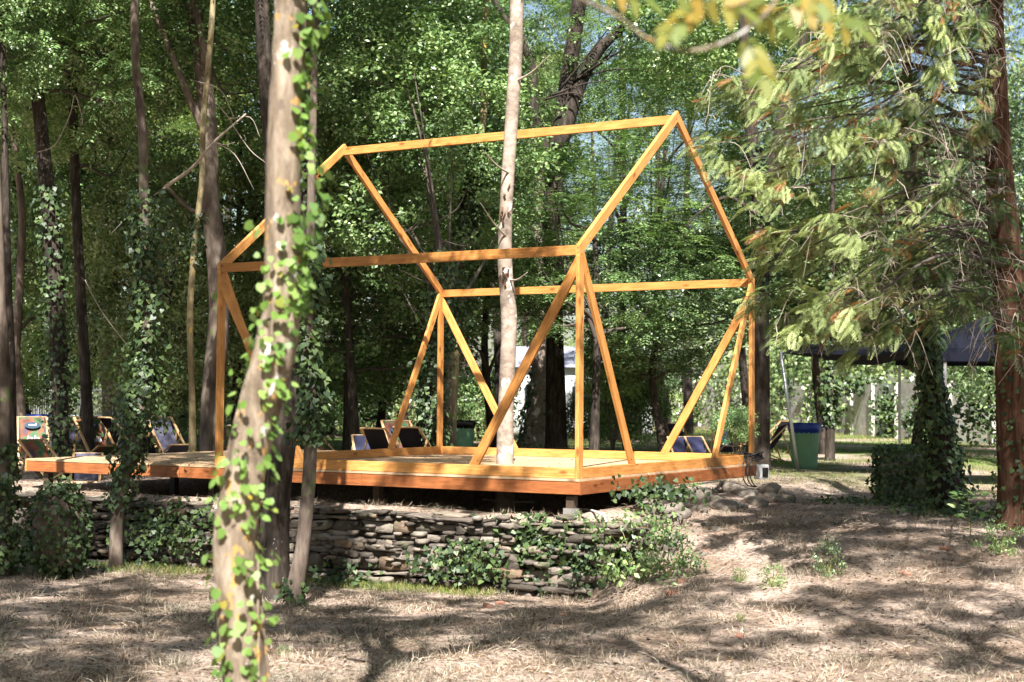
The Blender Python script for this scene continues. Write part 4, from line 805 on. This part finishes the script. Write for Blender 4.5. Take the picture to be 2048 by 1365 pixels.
# ------------------------------------------------------------------ deck chairs
def textmesh(s, size, name):
    c = bpy.data.curves.new(name, 'FONT'); c.body = s; c.size = size; c.extrude = .001; c.align_x = 'CENTER'; c.shear = .25
    o = bpy.data.objects.new(name, c); COL.objects.link(o); dg = bpy.context.evaluated_depsgraph_get(); me = bpy.data.meshes.new_from_object(o.evaluated_get(dg)); bpy.data.objects.remove(o); me.name = name; return me
TXT = {}
def chair(label, px, D, rot, sling, text=None, tm='white_print', badge=False, s=1.0, recl=0., py=None, dz=0):
    """rot: angle of the direction the sitter faces, measured from pointing at the camera (deg, + = to picture right)"""
    p = P(px, 860, D); p[2] = gz(p)+dz
    a = math.atan2(-F2[1], -F2[0])-math.radians(-rot)
    e = empty('deck_chair', p, label, 'deck chair', 'deck chairs around the platform', rz=a); e.scale = (s, s, s)
    Wd = .56; top = (-.50-recl*.2, .93-recl*.3); fb = (.48, .03); f2t = (.56, .40); f2b = (-.36, .02); piv = (-.26, .70-recl*.18); rb = (-.62, .03)
    def lk(nm, mb, m): 
        o = bpy.data.objects.new(nm, mb.mesh(nm)); COL.objects.link(o); o.data.materials.append(M[m]); o.parent = e; return o
    for y in (-Wd/2, Wd/2):
        mb = MB(); mb.bar((top[0], y, top[1]), (fb[0], y, fb[1]), .022, .045, (0, 1, 0)); lk('long_rail', mb, 'pale_wood')
        mb = MB(); y2 = y*.90; mb.bar((f2t[0], y2, f2t[1]), (f2b[0], y2, f2b[1]), .022, .042, (0, 1, 0)); lk('seat_rail', mb, 'pale_wood')
        mb = MB(); y3 = y*1.09; mb.bar((piv[0], y3, piv[1]), (rb[0]+.1, y3, rb[1]), .02, .035, (0, 1, 0)); lk('support_leg', mb, 'pale_wood')
    mb = MB(); mb.tube([(top[0], -Wd/2, top[1]), (top[0], Wd/2, top[1])], .016, 8); mb.tube([(f2t[0], -Wd/2, f2t[1]), (f2t[0], Wd/2, f2t[1])], .016, 8); mb.tube([(fb[0]-.04, -Wd/2, fb[1]+.04), (fb[0]-.04, Wd/2, fb[1]+.04)], .013, 8); mb.tube([(f2b[0]+.06, -Wd/2, f2b[1]+.03), (f2b[0]+.06, Wd/2, f2b[1]+.03)], .013, 8); lk('cross_bars', mb, 'pale_wood')
    pr = crom([(top[0], 0, top[1]+.012), (top[0]*.62+.05, 0, top[1]*.60), (-.02, 0, .30), (.25, 0, .235), (f2t[0], 0, f2t[1]+.012)], 5); V = []; F = []; n = len(pr); hw = .235
    for i, q in enumerate(pr):
        for j in range(5): yy = -hw+2*hw*j/4; V.append((q[0], yy, q[2]-.02*(1-(yy/hw)**2)*math.sin(math.pi*i/(n-1))))
    for i in range(n-1):
        for j in range(4): F.append((i*5+j, i*5+j+1, (i+1)*5+j+1, (i+1)*5+j))
    me = bpy.data.meshes.new('sling'); nV = len(V); V2 = V+[(v[0]+.004, v[1], v[2]+.004) for v in V]; F2_ = F+[tuple(nV+i for i in f[::-1]) for f in F]; me.from_pydata(V2, [], F2_); me.polygons.foreach_set('use_smooth', [True]*len(F2_)); me.materials.append(M[sling])
    o = bpy.data.objects.new('sling', me); COL.objects.link(o); o.parent = e
    # printing on the back rest front face
    up = np.array([top[0]-(-.12), 0, top[1]-.45]); up /= np.linalg.norm(up); yv = np.array([0, 1., 0]); nv = np.cross(yv, up)
    if nv[0] < 0: nv = -nv
    xdir = np.cross(up, nv); Rm = Matrix(((xdir[0], up[0], nv[0]), (xdir[1], up[1], nv[1]), (xdir[2], up[2], nv[2]))).to_4x4()
    def on(t): c0 = np.array([top[0], 0, top[1]])*(1-t)+np.array([-.10, 0, .40])*t; return c0+nv*.035
    if text:
        if (text, tm) not in TXT: me = textmesh(text, .2, 'lettering'); me.materials.append(M[tm]); TXT[(text, tm)] = me
        q = bpy.data.objects.new('lettering', TXT[(text, tm)]); COL.objects.link(q); q.parent = o; q.matrix_local = Matrix.Translation(Vector(on(.92))) @ Rm
    if badge:
        mb = MB(); an = np.linspace(0, 2*math.pi, 24, endpoint=False); V = [on(.35)+xdir*math.cos(t)*.15+up*math.sin(t)*.08 for t in an]; mb.add(V+[v+nv*.003 for v in V], [tuple(range(24, 48))]+[(i, (i+1) % 24, 24+(i+1) % 24, 24+i) for i in range(24)]); q = bpy.data.objects.new('badge', mb.mesh('badge')); COL.objects.link(q); q.data.materials.append(M['dark_print']); q.parent = o
        if 'mono' not in TXT: me = textmesh('meaB', .07, 'badge_lettering'); me.materials.append(M['white_print']); TXT['mono'] = me
        q2 = bpy.data.objects.new('badge_lettering', TXT['mono']); COL.objects.link(q2); q2.parent = o; q2.matrix_local = Matrix.Translation(Vector(on(.36)+nv*.006)) @ Rm
    return e
chair('printed orange and green deck chair with white lettering at the far left, facing the camera', 66, 29.5, 20, 'print', 'iala', 'white_print', True)
chair('deck chair seen from behind with a pale sunlit frame at the far left', 42, 31.5, 160, 'black_fabric')
chair('deck chair with crossed wooden legs and blue lettered sling beside the deck left corner', 104, 24.5, 60, 'print', 'iala', 'white_print', s=.95, dz=-.25)
chair('printed deck chair with a dark badge left of the big black deck chair', 197, 29, 40, 'print', 'iala', 'white_print', True)
chair('black deck chair with a sunlit side rail standing left of the leaning ivy tree', 256, 29.5, 130, 'black_fabric')
chair('black deck chair farthest back right of the leaning ivy tree', 318, 33, 170, 'black_fabric')
chair('lilac blue deck chair right of the leaning ivy tree', 340, 30.5, 40, 'lilac')
chair('low black deck chair back right behind the deck near the leaning tree', 302, 26, 170, 'black_fabric', s=.9, dz=-.15)
chair('grey blue deck chair of which only the top shows over the deck edge', 172, 24, 10, 'lilac', s=.8, dz=-.32)
chair('small grey blue deck chair in front of the crowd barriers', 145, 36, -20, 'lilac', s=.9)
chair('deck chair with a green top edge partly hidden behind the left front post', 458, 28.5, 20, 'print', s=.9, dz=-.05)
chair('wooden deck chair frame with red sling right of the blurred trunk', 652, 28, 60, 'print', s=.8)
chair('left black deck chair of the pair behind the back left corner', 776, 25.8, 150, 'black_fabric', s=.9)
chair('right black deck chair of the pair behind the back left corner', 842, 25.8, 150, 'black_fabric', s=.92)
chair('printed deck chair standing between the two black ones', 806, 28, 20, 'print', None, badge=True)
chair('navy deck chair with green lettering left of the black pair', 738, 26.8, 15, 'navy', 'salc', 'green_print', s=.85, dz=-.12)
chair('left one of two low navy deck chairs behind the right back brace', 1366, 30, 14, 'navy', None, s=.72, dz=-.05)
chair('right one of two low navy deck chairs behind the right back brace', 1404, 30, 22, 'navy', None, s=.72, dz=-.05)
chair('teal and green lettered deck chair between the right braces', 1452, 34, 10, 'navy', 'salca', 'green_print', s=.8)
chair('navy deck chair with green lettering right of the back right post', 1511, 35, 10, 'navy', 'salca', 'green_print', s=.8)
chair('deck chair seen from the side left of the leaning metal pole', 1532, 33, -75, 'black_fabric', s=.95)
chair('small navy deck chair farthest back behind the low pair', 1358, 38, 10, 'navy', s=.8)

# ------------------------------------------------------------------ bins, pole, sail, gazebo
def lathe(mb, c, prof, n=28, wob=0, mi=0):
    V = []; F = []
    for i, (r_, z_) in enumerate(prof):
        for j in range(n): a = 2*math.pi*j/n; rr = r_*(1+wob*math.sin(j*2.7+i*1.9)); V.append((c[0]+math.cos(a)*rr, c[1]+math.sin(a)*rr, c[2]+z_+wob*.15*math.sin(j*1.7+i)))
    for i in range(len(prof)-1):
        for j in range(n): F.append((i*n+j, i*n+(j+1) % n, (i+1)*n+(j+1) % n, (i+1)*n+j))
    mb.add(V, F, mi)
def bin_(label, px, py, D, m, bag, s=1.):
    p = P(px, py, D); p[2] = gz(p)-.02; e = empty('litter_bin', p, label, 'litter bin')
    mb = MB(); lathe(mb, p, [(.0, .0), (.25*s, 0), (.262*s, .12), (.285*s, .45*s), (.315*s, .84*s), (.325*s, .88*s), (.30*s, .88*s), (.28*s, .5)]); mb.obj('barrel', M[m], e, True)
    mb = MB(); lathe(mb, p, [(.29*s, .70*s), (.325*s, .80*s), (.332*s, .80*s), (.340*s, .86*s), (.345*s, .93*s), (.325*s, .955*s), (.29*s, .93*s), (.25*s, .80*s)], 36, .022); mb.obj('bin_bag', M[bag], e, True)
    mb = MB(); q = p+R2_3*.34*s+np.array([0, 0, .86*s]); mb.tube(crom([q, q+R2_3*.06+np.array([0, 0, .02]), q+R2_3*.12+np.array([0, 0, -.05])], 3), .015, 6, nz=.3); mb.obj('bag_knot', M[bag], e); return e
R2_3 = np.array([R2[0], R2[1], 0])
bin_('green litter bin lined with a blue bag beside the leaning metal pole', 1609, 935, 29.8, 'bin_green', 'bag_blue', .97)
bin_('green litter bin lined with a black bag behind the back left post', 925, 895, 35.5, 'bin_green', 'bag_black', .9)
bin_('white and green wrapped bin with a blue bag behind the printed deck chair', 80, 890, 34, 'white', 'bag_blue', 1.0)
mb = MB(); a_, b_ = P(1561, 703, 28.6), P(1597, 940, 28.6); b_[2] = gz(b_)-.05; mb.tube([a_, (a_+b_)/2, b_], .034, 12); o = mb.obj('support_pole', M['metal'], None, True); tag(o, 'grey metal pole leaning against the blue lined bin and holding the shade sail', 'pole')
mb = MB(); c_ = P(1478, 930, 31); c_[2] = gz(c_); mb.tube([a_, c_], .007, 5); o = mb.obj('guy_rope', M['rope']); tag(o, 'thin pale guy rope running down left from the leaning pole', 'rope')
e_pts = [(1563, 706, 28.6), (1640, 708, 27.5), (1720, 712, 26.5), (1800, 705, 25.8), (1882, 690, 25)]; l_pts = [(1563, 707, 28.6), (1640, 717, 28), (1735, 731, 27.2), (1800, 720, 26.5), (1882, 706, 25.6)]
A_ = crom([P(*c) for c in e_pts], 5); B_ = crom([P(*c) for c in l_pts], 5); C2 = crom([P(c[0]+15, c[1]-18, c[2]+3.2) for c in e_pts], 5); V = []; F = []; n = len(A_)
mid = (A_+C2)/2-np.array([0, 0, .08])
rows = [B_, A_, mid, C2]
for rw in rows: V += rw.tolist()
for k in range(3):
    for i in range(n-1): F.append((k*n+i, k*n+i+1, (k+1)*n+i+1, (k+1)*n+i))
me = bpy.data.meshes.new('shade_sail'); me.from_pydata(V, [], F); o = link('shade_sail', me, M['sail']); md = o.modifiers.new('thick', 'SOLIDIFY'); md.thickness = .012; tag(o, 'sagging black shade sail stretched between the leaning pole and the dark gazebo', 'shade sail')
def gazebo(label, c, half, zt_, zr, mr, rz, leg='metal'):
    e = empty('gazebo', (c[0], c[1], gz(c)), label, 'gazebo'); Rz = np.array([[math.cos(rz), -math.sin(rz)], [math.sin(rz), math.cos(rz)]]); cs = [Rz @ np.array(q)*half for q in ((-1, -1), (1, -1), (1, 1), (-1, 1))]
    V = [(c[0]+q[0]*1.02, c[1]+q[1]*1.02, zt_-.22) for q in cs]+[(c[0]+q[0]*1.02, c[1]+q[1]*1.02, zt_) for q in cs]+[(c[0], c[1], zr)]
    V += [(v[0]*.995+c[0]*.005, v[1]*.995+c[1]*.005, v[2]-.012) for v in V]
    F = []
    for o_ in (0, 9):
        for i in range(4): j = (i+1) % 4; F += [(o_+i, o_+j, o_+4+j, o_+4+i), (o_+4+i, o_+4+j, o_+8)]
    me = bpy.data.meshes.new('canopy'); me.from_pydata(V, [], F); link('canopy', me, M[mr], e)
    for q in cs: mb = MB(); x_, y_ = c[0]+q[0]*.98, c[1]+q[1]*.98; g = float(ground(x_, y_)); mb.box((x_, y_, (g+zt_)/2-.1), (.045, .045, zt_-g-.1)); mb.obj('leg', M[leg], e)
cc = P(1884, 700, 25); h_ = 1.5; ctr = cc+R2_3*h_*1.02+np.array([F2[0], F2[1], 0])*h_
zt_ = float(P(1884, 696, 25)[2]); gazebo('dark blue gazebo behind the conifer trunk at the right', ctr, h_, zt_, zt_+.75, 'tent_dark', math.atan2(R2[1], R2[0]))
cc = P(20, 722, 58); gazebo('white gazebo far back at the left', cc, 1.5, float(P(20, 700, 58)[2])-.0, float(P(20, 680, 58)[2]), 'tent_white', .6)
# crowd barriers
for k, (x0, x1) in enumerate(((38, 100), (102, 160), (162, 212))):
    D = 56; a_, b_ = P(x0, 780, D), P(x1, 780, D); g = gz((a_+b_)/2); ps = empty('crowd_barrier', ((a_[0]+b_[0])/2, (a_[1]+b_[1])/2, g), ['left metal crowd barrier behind the deck chairs', 'middle metal crowd barrier behind the deck chairs', 'right metal crowd barrier beside the stout trunk'][k], 'barrier', 'crowd barriers at the back left')
    mb = MB(); a0, b0 = a_.copy(), b_.copy(); a_[2] = b_[2] = g+1.1; a0[2] = b0[2] = g+.15; mb.tube([a0, a_], .024, 8); mb.tube([b0, b_], .024, 8); mb.tube([a_, b_], .024, 8); mb.tube([a0, b0], .024, 8); mb.obj('frame', M['metal'], ps)
    mb = MB()
    for t in np.linspace(.06, .94, 13): u0 = a0*(1-t)+b0*t; u1 = a_*(1-t)+b_*t; mb.tube([u0, u1], .013, 6)
    mb.obj('bars', M['metal'], ps)
    for q in (a0*.85+b0*.15, a0*.15+b0*.85): mb = MB(); mb.box(q-np.array([0, 0, .13]), (.06, .5, .04)); mb.box(q-np.array([0, 0, .06]), (.03, .03, .14)); mb.obj('foot', M['metal'], ps)

# ------------------------------------------------------------------ concrete fence, white building
fp = [P(1290, 840, 84), P(1400, 850, 77), P(1530, 855, 70), P(1665, 860, 62), P(1900, 875, 50), P(2200, 890, 42)]
fp = [np.array([q[0], q[1], 0]) for q in fp]; fc = empty('concrete_fence', (fp[3][0], fp[3][1], gz(fp[3])), 'long concrete panel fence partly covered with ivy behind the green bin', 'fence')
line = []
for a_, b_ in zip(fp[:-1], fp[1:]):
    n = max(1, int(np.linalg.norm(b_-a_)/2.1)); line += [a_+(b_-a_)*i/n for i in range(n)]
line.append(fp[-1])
for a_, b_ in zip(line[:-1], line[1:]):
    g = (gz(a_)+gz(b_))/2; mb = MB()
    for k in range(5): q = np.array([0, 0, g-.05+k*.41+.2]); mb.bar(a_+q, b_+q, .05, .395)
    mb.obj('panel', M['concrete'], fc); mb = MB(); off = -np.array([F2[0], F2[1], 0])*.08; mb.box(a_+off+np.array([0, 0, g+.98]), (.16, .16, 2.1)); mb.obj('post', M['concrete_pale'], fc)
for i, (px, py, D, n, s) in enumerate(((1640, 800, 61, 800, (.35, .25, .45)), (1775, 820, 55.5, 800, (.35, .25, .45)), (1835, 850, 52.5, 700, (.3, .25, .45)), (1700, 770, 59, 500, (.6, .2, .2)), (1560, 790, 66, 350, (.3, .2, .5)), (1450, 800, 72, 350, (.4, .3, .5)), (1980, 800, 45, 1500, (.7, .2, .7)))):
    patch('ivy', None, None, P(px, py, D)-np.array([F2[0], F2[1], 0])*.5, s, n, .13, 'ivy', IVY, 200+i, parent=fc)
b0 = P(1150, 830, 62); g = gz(b0)-.1; bd = empty('white_building', (b0[0], b0[1], g), 'low white building glimpsed between the trunks right of centre', 'building')
Rb = np.array([[R2[0], F2[0], 0], [R2[1], F2[1], 0], [0, 0, 1]]); mb = MB(); mb.box((b0[0], b0[1], g+1.35), (6, 4, 2.7), Rb); mb.obj('wall', M['white_wall'], bd)
mb = MB(); V = [(-3.3, -2.3, 2.7), (3.3, -2.3, 2.7), (3.3, 2.3, 2.7), (-3.3, 2.3, 2.7), (-3.3, 0, 3.6), (3.3, 0, 3.6)]; V = np.array(V) @ Rb.T+np.array([b0[0], b0[1], g]); mb.add(V, [(0, 1, 5, 4), (2, 3, 4, 5), (0, 4, 3), (1, 2, 5), (0, 3, 2, 1)]); mb.obj('roof', M['roof'], bd)
for xo in (-1.7, .2): mb = MB(); mb.box(np.array([xo, -2.02, 1.5]) @ Rb.T+np.array([b0[0], b0[1], g]), (.8, .06, .9), Rb); mb.obj('window', M['glass'], bd)
mb = MB(); mb.box(np.array([2.2, -2.02, 1.0]) @ Rb.T+np.array([b0[0], b0[1], g]), (.8, .06, 2.0), Rb); mb.obj('door', M['dark_wood'], bd)

# ------------------------------------------------------------------ electric box, cables, hose
c = np.array([.14, HW-.02, -.26]); e = empty('electric_box', c-np.array([0, 0, .16]), 'white electric box with dark front at the right back corner of the deck', 'electric box')
c = P(1523, 944, 22.2); e.location = Vector(c-np.array([0, 0, .11]))
mb = MB(); mb.box(c, (.20, .12, .215), Rb); o = mb.obj('housing', M['white'], e); md = o.modifiers.new('b', 'BEVEL'); md.width = .012; md.segments = 2
mb = MB(); mb.box(c+(np.array([.045, -.066, -.005]) @ Rb.T), (.085, .02, .14), Rb); mb.obj('socket_cover', M['rubber'], e)
mb = MB(); rg = random.Random(6); cc = P(1502, 916, 21.9)
for k in range(6):
    pts = [cc+np.array([math.cos(t+k)*rg.uniform(.13, .2), math.sin(t+k)*rg.uniform(.1, .17), .03*math.sin(2*t+k)+.012*k]) for t in np.linspace(0, 5.6, 10)]; mb.tube(crom(pts, 3), .011, 6)
for dx in (0, 8, 14): mb.tube(crom([P(1490+dx, 915, 21.75), P(1484+dx, 940, 21.7), P(1494+dx, 970, 21.8), P(1530, 975, 22.1)], 5), .009, 6)
tag(mb.obj('cable_coil', M['rubber'], None, True), 'tangle of black cables lying on the right back corner of the deck', 'cable')
mb = MB(); pts = [G(965, 1002), G(1010, 1007), G(1065, 1008), G(1125, 1018), G(1185, 1026), G(1212, 1045), P(1218, 1075, 16.75)]; mb.tube(crom([q+np.array([0, 0, .025]) for q in pts], 5), .013, 8); tag(mb.obj('hose', M['hose'], None, True), 'pale plastic hose lying along the top of the stone wall under the deck', 'hose')
# bare dead branch, left
mb = MB(); q = [P(330, 375, 21), P(385, 335, 20.6), P(428, 285, 20.2), P(492, 228, 20)]; mb.tube(crom(q, 5), np.linspace(.028, .012, 16), 7, nz=.2)
for a_, b_, c_ in (((428, 285), (470, 310), (508, 380)), ((465, 250), (500, 300), (530, 325)), ((428, 285), (450, 290), (470, 285)), ((455, 240), (500, 235), (520, 275)), ((465, 245), (430, 200), (425, 175)), ((470, 240), (440, 180), (380, 160)), ((330, 375), (270, 420), (220, 470))):
    mb.tube(crom([P(*a_, 20.3), P(*b_, 20.2), P(*c_, 20.1)], 4), np.linspace(.009, .003, 9), 5)
tag(mb.obj('dead_branch', M['twig'], None, True), 'bare pale dead branch reaching up right just left of the blurred trunk', 'branch')
for k, (pts, lb) in enumerate(((((75, 305), (110, 290), (140, 230), (150, 190), (165, 240), (160, 250)), 'curved pale twig hanging high at the left'), (((170, 560), (190, 600), (215, 640), (262, 700)), 'thin pale twig hanging low between the left trunks'))):
    mb = MB(); mb.tube(crom([P(*c_, 21.5) for c_ in pts], 4), .007, 5); tag(mb.obj('dead_branch', M['twig'], None, True), lb, 'branch')
print('objects', len(bpy.data.objects))
